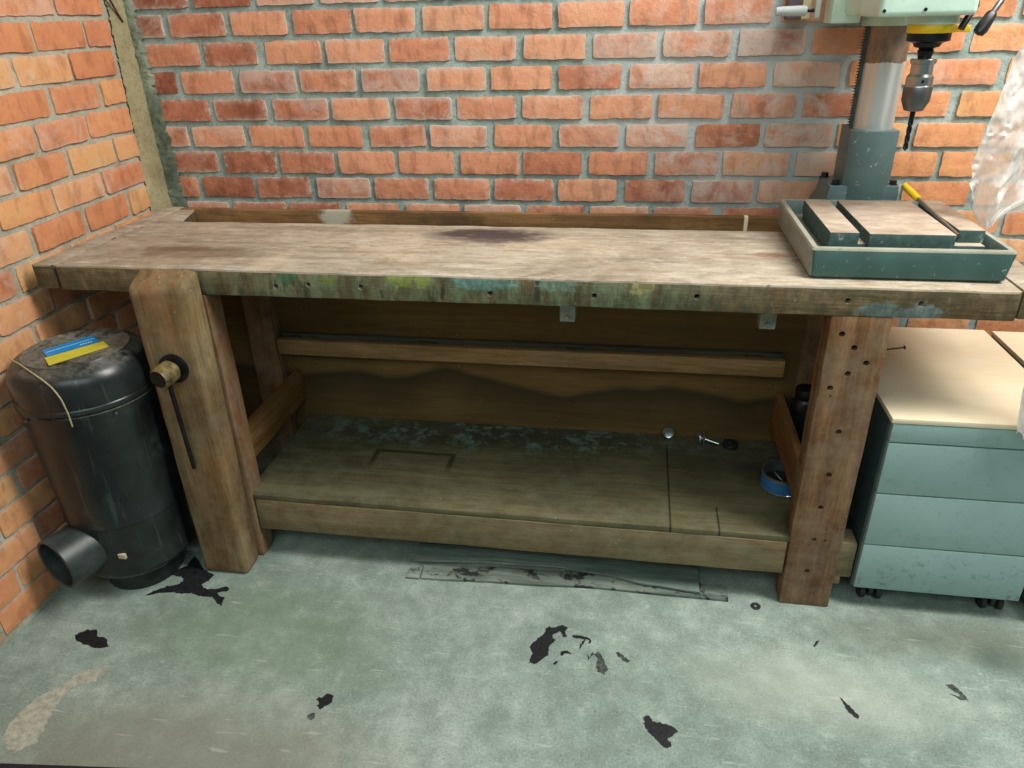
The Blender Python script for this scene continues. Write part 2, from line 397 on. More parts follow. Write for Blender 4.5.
c = t.mix(t.math('MULTIPLY', t.math('MULTIPLY', wet, t.ramp(t.noise(t.mapv(loc=(4, 4, 4)), 22, 7, 0.75), [(0.5, 0.0), (0.6, 1.0)])), 0.7), c, srgb(124, 150, 140))
c = t.mix(t.math('MULTIPLY', t.spot((1.75, -0.35, 0.2), (0.25, 0.16, 1), 0.2, 5, 0.7, 5.0), 0.5), c, srgb(56, 54, 40))
# ghost of a square base left on the board
x_, y_, z_ = t.sep(t.pos)
bx = t.math('SUBTRACT', t.math('ABSOLUTE', t.math('SUBTRACT', x_, 0.872)), 0.115)
by = t.math('SUBTRACT', t.math('ABSOLUTE', t.math('ADD', y_, 0.474)), 0.085)
bd = t.math('ABSOLUTE', t.math('MAXIMUM', bx, by))
upper = t.ramp(t.math('ADD', y_, 0.98), [(0.49, 0.0), (0.54, 1.0)])
c = t.mix(t.math('MULTIPLY', t.math('MULTIPLY', t.ramp(bd, [(0.004, 1.0), (0.011, 0.0)]), upper), 0.75), c, srgb(34, 36, 26))
# saw line across the board
for lx, y0 in ((1.603, -0.26), (1.722, -0.55)):
    ld = t.math('ABSOLUTE', t.math('SUBTRACT', x_, lx))
    c = t.mix(t.math('MULTIPLY', t.ramp(ld, [(0.0015, 1.0), (0.004, 0.0)]), t.math('LESS_THAN', y_, y0)), c, srgb(24, 22, 16))
t.color(c)
M['shelf'] = t.m
t = wood('back_panel_board', srgb(88, 68, 36), srgb(114, 90, 50), srgb(130, 106, 62), 'x', 0.75, seed=10.0, grain=0.35)
base = t.b.inputs['Base Color'].links[0].from_socket
x_, y_, z_ = t.sep(t.pos)
wv = t.math('ADD', t.math('MULTIPLY', t.noise(t.mapv((2.4, 0, 0), (3.4, 0, 0)), 1.0, 2, 0.4), 0.24), t.math('MULTIPLY', x_, -0.012))
dd = t.math('SUBTRACT', t.math('ADD', wv, 0.258), z_)          # how far below the tide line
c = t.mix(t.ramp(t.math('ADD', dd, 0.5), [(0.49, 0.0), (0.51, 0.9), (0.56, 0.6), (0.64, 0.2)]), base, srgb(52, 42, 28))
t.color(c)
M['backpanel'] = t.m

def paint_mat(name, c, chip, rough=0.45, chips=0.6, dust=None, scale=60):
    t = NT(name, rough, 0, 0.4)
    n = t.noise(t.pos, 8, 6, 0.6); n2 = t.noise(t.pos, scale, 5, 0.75)
    cc = t.ramp(n, [(0.3, tuple(x*0.72 for x in c[:3])+(1,)), (0.7, tuple(min(1, x*1.18) for x in c[:3])+(1,))])
    cc = t.mix(t.math('MULTIPLY', t.ramp(n2, [(chips, 0.0), (chips+0.06, 1.0)]), 0.75), cc, chip)
    if dust:
        nz = t.sep(t.g.outputs['Normal'])[2]
        cc = t.mix(t.math('MULTIPLY', t.ramp(nz, [(0.5, 0.0), (0.9, 1.0)]), t.ramp(t.noise(t.pos, 25, 5, 0.7), [(0.3, 0.5), (0.6, 0.95)])), cc, dust)
    t.color(cc); t.bump(n2, 0.15, 0.001)
    return t.m
M['cast'] = paint_mat('green_grey_cast_paint', srgb(60, 88, 84), srgb(168, 180, 172), 0.4, 0.63)
M['cast_dusty'] = paint_mat('dusty_tray_paint', srgb(96, 112, 108), srgb(170, 172, 160), 0.6, 0.6, dust=srgb(134, 130, 118))
M['worn_rim'] = paint_mat('worn_casting_edge', srgb(150, 150, 136), srgb(92, 108, 102), 0.5, 0.60)
M['pale_side'] = paint_mat('pale_casting_side', srgb(128, 132, 126), srgb(84, 98, 96), 0.5, 0.56)  # paler paint for the left side of the base tray
M['block'] = plain('pale_block', srgb(150, 154, 142), 0.8, var=0.2, scale=60)
M['rack'] = plain('oiled_rack_steel', srgb(84, 94, 92), 0.45, 0.6, var=0.2)
M['foot'] = paint_mat('slate_cast_paint', srgb(92, 114, 116), srgb(190, 194, 188), 0.4, 0.62)
M['mint'] = paint_mat('mint_enamel', srgb(200, 226, 212), srgb(120, 130, 122), 0.35, 0.70)
def table_mat():
    t = NT('machined_table', 0.55, 0.0, 0.5)
    n = t.noise(t.mapv((1, 1.8, 1)), 16, 7, 0.7); n2 = t.noise(t.pos, 9, 6, 0.6)
    top = t.ramp(n, [(0.3, srgb(140, 124, 110)), (0.5, srgb(170, 154, 138)), (0.7, srgb(192, 178, 162))])
    top = t.mix(t.math('MULTIPLY', t.ramp(n2, [(0.5, 0.0), (0.7, 1.0)]), 0.4), top, srgb(128, 100, 80))
    nz = t.sep(t.g.outputs['Normal'])[2]
    side = t.ramp(t.noise(t.pos, 50, 5, 0.7), [(0.35, srgb(46, 72, 68)), (0.62, srgb(66, 92, 88)), (0.68, srgb(150, 160, 152))])
    t.color(t.mix(t.ramp(nz, [(0.75, 0.0), (0.9, 1.0)]), side, top)); t.bump(n, 0.1, 0.001)
    return t.m
M['table'] = table_mat()
def column_mat():
    t = NT('polished_column', 0.3, 0.6)
    x_, y_, z_ = t.sep(t.pos)
    n = t.noise(t.mapv((1, 1, 0.4)), 30, 5, 0.65)
    up = t.ramp(t.math('ADD', z_, t.math('MULTIPLY', t.math('SUBTRACT', n, 0.5), 0.05)), [(0.0, 0.0), (1.0, 0.0)])
    k = t.math('GREATER_THAN', t.math('ADD', z_, t.math('MULTIPLY', t.math('SUBTRACT', n, 0.5), 0.03)), 1.232)
    rust = t.ramp(t.noise(t.mapv((2, 2, 1)), 18, 5, 0.6), [(0.35, srgb(92, 66, 44)), (0.6, srgb(150, 118, 84)), (0.75, srgb(120, 104, 84))])
    t.color(t.mix(t.math('MULTIPLY', k, 0.85), srgb(208, 214, 214), rust))
    t.rough(t.math('ADD', 0.33, t.math('MULTIPLY', k, 0.25)))
    return t.m
M['column'] = column_mat()
M['steel'] = plain('brushed_steel', srgb(176, 180, 182), 0.28, 1.0, var=0.1)
M['dull_steel'] = plain('dull_steel', srgb(118, 120, 122), 0.42, 1.0, var=0.15)
M['dark_steel'] = plain('dark_steel', srgb(44, 48, 52), 0.4, 0.8, var=0.2)
M['black_plastic'] = plain('black_plastic', srgb(26, 28, 30), 0.35, 0, var=0.15)
M['yellow'] = plain('yellow_paint', srgb(236, 196, 20), 0.4, 0, var=0.06)
M['grip'] = plain('pale_grip_plastic', srgb(190, 198, 200), 0.5, 0, var=0.06)
M['tool_yellow'] = plain('yellow_handle_plastic', srgb(238, 206, 26), 0.35, 0, var=0.05)
M['box_mauve'] = plain('dark_box_plastic', srgb(96, 84, 92), 0.6, var=0.1)
M['box_cream'] = plain('cream_box_plastic', srgb(222, 208, 168), 0.6, var=0.05)

def drum_mat():
    t = NT('black_drum_plastic', 0.42, 0, 0.5)
    n = t.noise(t.pos, 9, 7, 0.68, 0.4); n2 = t.noise(t.pos, 70, 5, 0.75); st = t.noise(t.mapv((20, 20, 1.5)), 2, 4, 0.6)
    c = t.ramp(n, [(0.35, srgb(20, 24, 25)), (0.6, srgb(32, 38, 38)), (0.75, srgb(56, 64, 62))])
    c = t.mix(t.math('MULTIPLY', t.ramp(st, [(0.6, 0.0), (0.66, 1.0)]), 0.25), c, srgb(84, 96, 92))
    nz = t.sep(t.g.outputs['Normal'])[2]
    du = t.math('MULTIPLY', t.ramp(nz, [(0.6, 0.0), (1.0, 0.8)]), t.ramp(t.math('ADD', t.math('MULTIPLY', n, 0.55), t.math('MULTIPLY', n2, 0.45)), [(0.40, 0.0), (0.58, 0.95)]))
    c = t.mix(du, c, srgb(136, 132, 122))
    t.color(c); t.rough(t.math('ADD', 0.3, t.math('MULTIPLY', du, 0.55))); t.bump(n2, 0.15, 0.001)
    return t.m
M['drum'] = drum_mat()
M['pipe'] = plain('grey_black_pipe', srgb(52, 60, 60), 0.4, 0, var=0.35, scale=18)
M['card_blue'] = plain('blue_card', srgb(20, 132, 200), 0.4, 0, var=0.03)
M['card_white'] = plain('white_print', srgb(206, 226, 236), 0.5, 0, var=0.03)
M['card_yellow'] = plain('yellow_card', srgb(196, 186, 58), 0.5, 0, var=0.08)
M['twine'] = plain('pale_twine', srgb(168, 160, 128), 0.9, var=0.2, scale=200)
M['tag'] = plain('cream_tag', srgb(196, 182, 156), 0.7, var=0.1)

def cab_mat():
    t = NT('grey_green_lacquer', 0.45, 0, 0.4)
    n = t.noise(t.pos, 5, 5, 0.6); n2 = t.noise(t.pos, 55, 6, 0.75)
    c = t.ramp(n, [(0.3, srgb(134, 162, 160)), (0.7, srgb(146, 174, 172))])
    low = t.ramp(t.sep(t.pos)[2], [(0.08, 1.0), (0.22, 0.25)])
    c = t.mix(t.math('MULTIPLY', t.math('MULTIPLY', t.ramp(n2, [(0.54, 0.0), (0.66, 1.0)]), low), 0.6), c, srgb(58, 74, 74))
    t.color(c); t.bump(n2, 0.04, 0.001); return t.m
M['cabinet'] = cab_mat()
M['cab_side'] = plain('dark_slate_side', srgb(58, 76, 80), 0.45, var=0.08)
t = wood('beech_laminate', srgb(222, 206, 176), srgb(230, 216, 190), srgb(236, 224, 202), 'x', 0.5, seed=12.0, grain=0.35)
M['beech'] = t.m
M['caster'] = plain('black_caster', srgb(34, 36, 38), 0.45, var=0.1)

def film_mat():
    t = NT('clear_film', 0.25, 0, 0.5)
    n = t.noise(t.mapv((1, 1, 0.25)), 22, 5, 0.6)
    t.color(srgb(248, 249, 249))
    tr = t.n.new('ShaderNodeBsdfTransparent'); tl = t.n.new('ShaderNodeBsdfTranslucent'); tl.inputs[0].default_value = srgb(250, 252, 252)
    a = t.n.new('ShaderNodeMixShader'); a.inputs[0].default_value = 0.45
    t.l.new(t.b.outputs[0], a.inputs[1]); t.l.new(tl.outputs[0], a.inputs[2])
    b = t.n.new('ShaderNodeMixShader')
    t.l.new(t.ramp(n, [(0.33, 0.5), (0.55, 1.0)]), b.inputs[0])
    t.l.new(tr.outputs[0], b.inputs[1]); t.l.new(a.outputs[0], b.inputs[2])
    t.l.new(b.outputs[0], t.n['Material Output'].inputs[0])
    t.bump(n, 0.3, 0.004)
    return t.m
M['film'] = film_mat()
def glass_like(name, c, a):
    t = NT(name, 0.15, 0, 0.5); t.color(c)
    t.b.inputs['Alpha'].default_value = a; return t.m
M['clear'] = glass_like('clear_plastic', srgb(190, 200, 204), 0.35)
M['tin'] = plain('bare_tin', srgb(190, 200, 202), 0.3, 0.9, var=0.06)
M['tin_blue'] = plain('blue_tin_paint', srgb(52, 116, 176), 0.4, 0, var=0.06)
M['tin_dark'] = plain('dark_residue', srgb(24, 26, 24), 0.7, 0, var=0.2)
M['strip_a'] = wood('grey_lath', srgb(78, 92, 86), srgb(120, 138, 130), srgb(150, 166, 156), 'x', 0.8, seed=13.0).m
M['strip_b'] = wood('tarred_lath', srgb(70, 80, 74), srgb(122, 134, 124), srgb(152, 162, 150), 'x', 0.8, seed=14.0,
                    layers=[(srgb(22, 26, 26)[:3]+(0.9,), 26, 0.52, 0.58, (0.7, 1, 1))]).m
M['worn_brass'] = plain('worn_screw_metal', srgb(132, 116, 78), 0.5, 0.4, var=0.35, scale=60)
M['rust'] = plain('rusty_steel', srgb(84, 56, 38), 0.8, 0.3, var=0.3, scale=120)
M['mat'] = plain('black_rubber', srgb(24, 25, 32), 0.7, var=0.15)
# ------------------------------------------------------------------ the setting
def brick_wall(name, brick, mortar, P, u0, u1, zbase, pitch, rowh, phases, z0, z1, jointw=0.019, bed=0.0150, proud=0.007, orange_from=None, ustart=None):
    """P(u, z, d): point of the wall d in front of its brick face. One mesh: a mortar bed with every brick laid in it."""
    bm = bmesh.new()
    lay = bm.loops.layers.float_color.new('brick')
    # mortar bed
    N = 40; K = 24
    g = [[bm.verts.new(P(u0+(u1-u0)*i/N, z0+(z1-z0)*k/K, -proud+0.0012*noise.noise(Vector((i*0.9, k*0.9, 3))))) for k in range(K+1)] for i in range(N+1)]
    for i in range(N):
        for k in range(K):
            f = bm.faces.new((g[i][k], g[i+1][k], g[i+1][k+1], g[i][k+1])); f.material_index = 1
    kr0 = math.floor((z0-zbase)/rowh); kr1 = math.ceil((z1-zbase)/rowh)
    rnd = random.Random(5)
    for k in range(kr0, kr1+1):
        zb = zbase+k*rowh+bed/2+rnd.uniform(-.0015, .0015); zt = zbase+(k+1)*rowh-bed/2+rnd.uniform(-.0015, .0015)
        if zt < z0+0.01 or zb > z1-0.01: continue
        zb = max(zb, z0); zt = min(zt, z1)
        ph = phases[k % 2]+rnd.uniform(-.0035, .0035)
        n = math.floor((u0-ph)/pitch)-1
        while ph+n*pitch < u1:
            a = ph+n*pitch+jointw/2+rnd.uniform(-.004, .004); b = ph+(n+1)*pitch-jointw/2+rnd.uniform(-.004, .004)
            n += 1
            a = max(a, u0); b = min(b, u1)
            if ustart is not None:
                if b < ustart+0.03: continue
                a = max(a, ustart-0.01)
            if b-a < 0.02: continue
            r = rnd.random(); r2 = rnd.random(); r3 = rnd.random()
            if orange_from is not None: r = min(1, max(0, r*0.8+0.2-0.5*max(0, 0.75-(a+b)/2)))   # darker brick tones towards the corner
            mi = 0
            if orange_from is not None:
                mid = (a+b)/2
                if mid > orange_from+rnd.uniform(-.12, .12) and ((zt > 0.9) or True): mi = 2
            nu, nv = 14, 6
            tilt = rnd.uniform(-.0025, .0025); dep = rnd.uniform(-.002, .0015); sl = rnd.uniform(-.003, .003)
            rows = []
            for j in range(nv+3):
                row = []
                for i in range(nu+3):
                    fi = min(max((i-1)/nu, 0), 1); fj = min(max((j-1)/nv, 0), 1)
                    skirt = i in (0, nu+2) or j in (0, nv+2)
                    edge = i in (1, nu+1) or j in (1, nv+1)
                    u = a+(b-a)*fi; z = zb+(zt-zb)*fj+sl*(fi-.5)
                    q = Vector((u*55, z*55, k*3.1))
                    if edge or skirt:
                        q0 = Vector((u*38, z*38, k*1.7+9))
                        u += 0.0024*noise.noise(q0); z += 0.0024*noise.noise(q0+Vector((9, 9, 9)))
                        u += 0.0014*noise.noise(q*3); z += 0.0016*noise.noise(q*3+Vector((4, 4, 4)))
                        # corners knocked off
                        if (i <= 1 or i >= nu+1) and (j <= 1 or j >= nv+1):
                            cr = 0.003*rnd.random(); u += (cr if i <= 1 else -cr); z += (cr if j <= 1 else -cr)
                    d = dep+tilt*(fi-.5)*2+0.0016*noise.noise(q*0.6)
                    if edge: d -= 0.0012
                    if skirt: d = -proud-0.003
                    row.append((bm.verts.new(P(u, z, d)), 1.0 if (edge or skirt) else (0.35 if i in (2, nu) or j in (2, nv) else 0.0)))
                rows.append(row)
            for j in range(nv+2):
                for i in range(nu+2):
                    vs = (rows[j][i], rows[j][i+1], rows[j+1][i+1], rows[j+1][i])
                    sk = i in (0, nu+1) or j in (0, nv+1)
                    f = bm.faces.new([w_[0] for w_ in vs]); f.smooth = False; f.material_index = mi
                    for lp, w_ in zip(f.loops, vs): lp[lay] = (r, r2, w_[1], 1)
    for f in bm.faces:
        pass
    # outward normals
    bm.normal_update()
    c = P((u0+u1)/2, (z0+z1)/2, 1.0)-P((u0+u1)/2, (z0+z1)/2, 0.0)
    fl = [f for f in bm.faces if f.normal.dot(c) < -0.05]
    if fl: bmesh.ops.reverse_faces(bm, faces=fl)
    # wall body behind the bed so that the wall has thickness
    for (ua, ub, da, db) in ((u0, u1, -proud-0.25, -proud-0.002),):
        t = bmesh.new()
        vs = [t.verts.new(P(u, z, d)) for u in (ua, ub) for z in (z0, z1) for d in (da, db)]
        for q in ((0, 1, 3, 2), (4, 6, 7, 5), (0, 4, 5, 1), (2, 3, 7, 6), (0, 2, 6, 4), (1, 5, 7, 3)): t.faces.new([vs[w] for w in q])
        bmesh.ops.recalc_face_normals(t, faces=t.faces)
        for f in t.faces: f.material_index = 1
        merge(bm, t)
    return structure(name, bm, [M[b_] for b_ in (brick, mortar, 'brick_orange')], fix=False, pivot=P((u0+u1)/2, z0, -0.1))

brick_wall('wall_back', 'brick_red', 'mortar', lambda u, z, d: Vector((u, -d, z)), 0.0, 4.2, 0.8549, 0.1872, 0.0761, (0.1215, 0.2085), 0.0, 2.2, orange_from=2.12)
brick_wall('wall_left', 'brick_orange', 'mortar_warm', lambda u, z, d: Vector((d, -u, z)), 0.0, 3.0, 0.9232, 0.193, 0.0757, (0.0855, 0.187), 0.0, 2.2, jointw=0.015, bed=0.0125, ustart=0.095)

# cement render that fills the corner: smooth on the left wall, rough on the back wall
bm = new_bm()
NZ = 420
for s, mi, amp in ((0, 0, 0.006), (1, 1, 0.011)):
    g = []
    for k in range(NZ+1):
        z = 2.2*k/NZ
        w = (0.098-0.03*min(max((z-0.85)/0.55, 0), 1)) if s == 0 else (0.060-0.026*min(max((z-0.85)/0.55, 0), 1))
        row = []
        for i in range(6):
            f = i/5
            e = w*f
            if i == 5: e += amp*noise.noise(Vector((0, s*9, z*40)))+amp*1.3*noise.noise(Vector((3, s*9, z*130)))
            d = 0.007*(1-f**3)+(0.001*noise.noise(Vector((f*6, s*5, z*30))) if s == 0 else 0.005*noise.noise(Vector((f*9, 5, z*60)))+0.004*noise.noise(Vector((f*14, 5, z*170)))) if i < 5 else -0.004
            row.append(bm.verts.new((d+0.003, -max(e, 0.003), z) if s == 0 else (max(e, 0.006), -d-0.003, z)))
        g.append(row)
    for k in range(NZ):
        for i in range(5):
            f = bm.faces.new((g[k][i], g[k][i+1], g[k+1][i+1], g[k+1][i])); f.material_index = mi; f.smooth = True
bm.normal_update()
fl = [f for f in bm.faces if f.normal.dot(Vector((1, -1, 0))) < 0]
bmesh.ops.reverse_faces(bm, faces=fl)
structure('trim_1', bm, [M['render'], M['render_rough']], fix=False)

STAINS = {'tar': [[(0.2381, -0.8516), (0.252, -0.8294), (0.2774, -0.8094), (0.3003, -0.8001), (0.3097, -0.784), (0.2954, -0.7709), (0.2651, -0.7663), (0.2661, -0.7442), (0.2847, -0.7262), (0.2836, -0.6852), (0.3059, -0.7007), (0.3429, -0.7363), (0.3821, -0.7486), (0.3785, -0.7706), (0.3668, -0.7891), (0.3816, -0.8038), (0.4158, -0.8034), (0.4357, -0.7883), (0.454, -0.7962), (0.448, -0.8053), (0.4265, -0.8143), (0.4361, -0.8231), (0.4555, -0.8306), (0.4611, -0.8575), (0.4486, -0.8513), (0.422, -0.8311), (0.3853, -0.8319), (0.3527, -0.8241), (0.3347, -0.8306), (0.3051, -0.8284), (0.2714, -0.835)], [(0.1457, -1.0038), (0.1525, -0.9927), (0.1645, -0.983), (0.1757, -0.9826), (0.1874, -0.9776), (0.1967, -0.9878), (0.2026, -0.9983), (0.222, -0.999), (0.2375, -1.0048), (0.2416, -1.0131), (0.2537, -1.0235), (0.2472, -1.0288), (0.2317, -1.0331), (0.2126, -1.0325), (0.183, -1.0256), (0.1583, -1.0178)], [(1.3096, -0.823), (1.318, -0.8135), (1.328, -0.8184), (1.3488, -0.805), (1.3654, -0.8134), (1.357, -0.825), (1.3648, -0.8404), (1.3558, -0.8437), (1.3462, -0.8264), (1.3275, -0.8414), (1.3384, -0.8563), (1.325, -0.8742), (1.3252, -0.9017), (1.3096, -0.9231), (1.2963, -0.9362), (1.285, -0.9303), (1.2844, -0.915), (1.2888, -0.9028), (1.2791, -0.8884), (1.282, -0.8761), (1.2977, -0.8537), (1.3085, -0.8399)], [(1.3543, -0.8899), (1.3659, -0.8844), (1.3878, -0.8931), (1.3667, -0.8929), (1.36, -0.9015), (1.3548, -0.9007)], [(1.3767, -0.8355), (1.3983, -0.8342), (1.4139, -0.8358), (1.4253, -0.8444), (1.4215, -0.8562), (1.4177, -0.8543), (1.4201, -0.8451), (1.4114, -0.843), (1.3998, -0.8726), (1.3952, -0.8725), (1.4069, -0.8449), (1.3804, -0.8416)], [(1.3415, -0.9255), (1.351, -0.9166), (1.3497, -0.927), (1.342, -0.9307)], [(1.5479, -1.0472), (1.5579, -1.0388), (1.5637, -1.043), (1.5702, -1.0538), (1.5899, -1.0549), (1.6094, -1.0599), (1.6197, -1.0699), (1.6137, -1.0783), (1.6005, -1.0914), (1.5987, -1.0954), (1.6089, -1.1031), (1.6031, -1.1122), (1.592, -1.1129), (1.5826, -1.1051), (1.5747, -1.0951), (1.5602, -1.0821), (1.5529, -1.0698), (1.5504, -1.0566)], [(0.8256, -1.1014), (0.8296, -1.0934), (0.8356, -1.0963), (0.8448, -1.0829), (0.8608, -1.0863), (0.8628, -1.1035), (0.8541, -1.1138), (0.8454, -1.1241), (0.8388, -1.1196), (0.8328, -1.1168), (0.8376, -1.1089)], [(1.9746, -0.9322), (1.9863, -0.9507), (2.0043, -0.9789), (2.0002, -0.9866), (1.9856, -0.9733)], [(1.947, -0.7882), (1.9605, -0.7699), (1.9645, -0.7721), (1.9511, -0.7924)]], 'faint': [[(1.441, -0.878), (1.4472, -0.881), (1.4572, -0.9027), (1.4686, -0.9255), (1.4593, -0.9433), (1.4444, -0.938), (1.4405, -0.9201), (1.4421, -0.8971), (1.4325, -0.8869)], [(1.4857, -0.8718), (1.4979, -0.8779), (1.519, -0.896), (1.5132, -0.9006), (1.4983, -0.894), (1.4847, -0.8774)], [(1.4168, -0.8852), (1.4219, -0.8984), (1.429, -0.8796), (1.4349, -0.8866), (1.4269, -0.8935), (1.4203, -0.9059)], [(0.8224, -1.1451), (0.827, -1.1373), (0.8376, -1.1359), (0.8409, -1.1477), (0.8322, -1.1533)], [(2.2135, -0.8663), (2.2301, -0.864), (2.244, -0.8886), (2.2469, -0.9056), (2.2336, -0.9057), (2.2123, -0.8902), (2.2342, -0.8975), (2.2317, -0.8857), (2.2171, -0.8759)]], 'pale': [[(0.1851, -1.2806), (0.1756, -1.2474), (0.1842, -1.2051), (0.1869, -1.1781), (0.2165, -1.1521), (0.235, -1.1101), (0.2794, -1.0865), (0.3019, -1.0893), (0.2874, -1.1255), (0.2491, -1.142), (0.2434, -1.1863), (0.2612, -1.2453), (0.271, -1.2923), (0.2407, -1.3175), (0.2151, -1.3096)]]}
bm = new_bm()
add_box(bm, -0.25, 4.2, -4.0, 0.25, -0.12, 0.0)
def blotch(bm, poly, z, mi, amp=0.003):
    # walk round the outline in small steps and fray it
    pts = []
    n = len(poly)
    for k in range(n):
        a = Vector(poly[k]+(0,)); b = Vector(poly[(k+1) % n]+(0,))
        m = max(1, int((b-a).length/0.0018))
        for i in range(m):
            p = a.lerp(b, i/m)
            p += Vector((noise.noise(p*150), noise.noise(p*150+Vector((7, 7, 7))), 0))*amp+Vector((noise.noise(p*420), noise.noise(p*420+Vector((7, 7, 7))), 0))*amp*0.5
            pts.append(p)
    vs = [bm.verts.new((p.x, p.y, z)) for p in pts]
    es = [bm.edges.new((vs[k], vs[(k+1) % len(vs)])) for k in range(len(vs))]
    r = bmesh.ops.triangle_fill(bm, use_beauty=True, use_dissolve=False, edges=es, normal=(0, 0, 1))
    for f in r['geom']:
        if isinstance(f, bmesh.types.BMFace):
            f.material_index = mi
            if f.normal.z < 0: f.normal_flip()
for p in STAINS['pale']: blotch(bm, p, 0.0006, 3, 0.007)
for p in STAINS['faint']: blotch(bm, p, 0.0009, 2, 0.003)
for p in STAINS['tar']: blotch(bm, p, 0.0012, 1)
bm.normal_update()
for f in bm.faces:
    if f.material_index and f.normal.z < 0: f.normal_flip()
structure('floor', bm, [M['floor'], M['tar'], M['faint'], M['pale']], fix=False, pivot=(2, -2, 0))

# ------------------------------------------------------------------ workbench
H = 0.85; UB = 0.7866; FY = -0.655
bench = thing('workbench', 'long old wooden workbench along the brick wall with leg vice and lower shelf', 'workbench', (1.17, -0.38, 0))
def top_split(bm):
    bm.normal_update()
    for f in bm.faces:
        f.material_index = 0 if f.normal.z > 0.25 else 1
bm = new_bm()
add_box(bm, 0.106, 2.2345, FY, -0.242, UB, H, bevel=0.005, cuts=60, rough=0.0022, seed=1)
top_split(bm)
top = obj('worktop', bm, [M['top'], M['edge']], bench)
drill(top, [((x, FY, z), (0, 1, 0), 0.0062, 0.05) for x, z in ((0.668, .812), (0.748, .819), (0.874, .818), (1.171, .811), (1.399, .814), (1.614, .819), (1.914, .820), (2.053, .819))])
for x0, x1, sd in ((0.042, 0.0995, 2), (2.239, 2.305, 3)):
    bm = new_bm()
    add_box(bm, x0, x1, FY+(0.002 if sd == 2 else 0.006), -0.075, UB+0.002, H, bevel=0.005, cuts=30, rough=0.0025, seed=sd)
    top_split(bm)
    obj('end_cap', bm, [M['top'], M['edge']], bench)
bm = new_bm(); add_prism(bm, [(0.102, -0.238), (0.19, -0.238), (0.152, -0.107), (0.102, -0.107)], 0.809, H-0.001, 'z', bevel=0.003); top_split(bm)
obj('tray_end_block', bm, [M['top'], M['edge']], bench)
bm = new_bm(); add_box(bm, 0.101, 2.239, -0.245, -0.095, 0.795, 0.808)
obj('tray_bottom', bm, M['backboard'], bench)
bm = new_bm(); add_box(bm, 0.101, 2.239, -0.106, -0.082, UB, H, bevel=0.003, cuts=40, rough=0.0015, seed=5)
obj('tray_back', bm, M['backboard'], bench)

def leg(x0, x1, y0, y1, sd, mat='leg', z1=UB):
    bm = new_bm(); add_box(bm, x0, x1, y0, y1, 0.0, z1, bevel=0.006, cuts=24, rough=0.002, seed=sd)
    return obj('leg', bm, M[mat], bench)
leg(0.385, 0.485, -0.6565, -0.592, 11)
lr = leg(1.888, 2.009, FY, -0.592, 12)
drill(lr, [((x, FY, z), (0, 1, 0), r, 0.045) for x, z, r in ((1.915, .747, .0065), (1.944, .717, .0065), (1.974, .683, .0065), (1.942, .656, .0065), (1.912, .620, .0065), (1.948, .512, .0065), (1.946, .397, .0065), (1.943, .304, .0065), (1.942, .209, .006), (1.941, .112, .006), (1.968, .208, .003), (1.965, .241, .002), (1.916, .6, .0025))])
leg(0.325, 0.412, -0.245, -0.199, 13)
leg(1.93, 2.02, -0.198, -0.14, 14)
bm = new_bm(); add_box(bm, 0.4885, 1.8865, FY+0.004, -0.622, 0.0935, 0.1915, bevel=0.004, cuts=40, rough=0.0018, seed=15)
obj('front_rail', bm, M['rail'], bench)
bm = new_bm(); add_box(bm, 1.93, 2.053, -0.632, -0.57, 0.082, 0.188, bevel=0.006, rough=0.001, seed=16)
add_box(bm, 1.95, 2.030, -0.631, -0.58, 0.058, 0.084, bevel=0.003)
obj('rail_tenon', bm, M['rail'], bench)
for x0, x1, sd in ((0.435, 0.457, 17), (1.899, 1.921, 18)):
    bm = new_bm(); add_box(bm, x0, x1, -0.592, -0.2, 0.262, 0.368, bevel=0.003, cuts=16, rough=0.0015, seed=sd)
    obj('side_rail', bm, M['siderail'], bench)
bm = new_bm(); add_box(bm, 0.464, 2.003, -0.649, -0.2, 0.1915, 0.2075, bevel=0.002, cuts=40, rough=0.001, seed=19)
sh = obj('shelf', bm, M['shelf'], bench)
bm = new_bm(); add_box(bm, 0.17, 1.95, -0.199, -0.187, 0.12, UB, cuts=30, rough=0.0008, seed=20)  # left end lengthened past its real edge to darken the shaded gap
obj('back_panel', bm, M['backpanel'], bench)
bm = new_bm()
add_box(bm, 0.425, 1.90, -0.262, -0.240, 0.448, 0.497, bevel=0.003, cuts=40, rough=0.0015, seed=21)
lg = obj('ledge', bm, M['ledge'], bench)
bm = new_bm()
add_box(bm, 0.425, 1.90, -0.218, -0.200, 0.448, 0.499, bevel=0.002, cuts=40, rough=0.0012, seed=22)
for x in (0.435, 0.86, 1.30, 1.80): add_box(bm, x, x+0.05, -0.240, -0.218, 0.448, 0.494)
obj('ledge_backing', bm, M['dusty'], bench)
for x in (1.31, 1.765):
    bm = new_bm()
    add_box(bm, x+0.003, x+0.039, -0.54, -0.50, 0.704, UB, bevel=0.003)
    add_box(bm, x+0.004, x+0.038, -0.60, -0.54, 0.774, UB, bevel=0.002)
    add_tube(bm, [(x+0.021, -0.539, 0.715), (x+0.021, -0.546, 0.715)], 0.006, 8)
    obj('slide_block', bm, M['block'], bench)
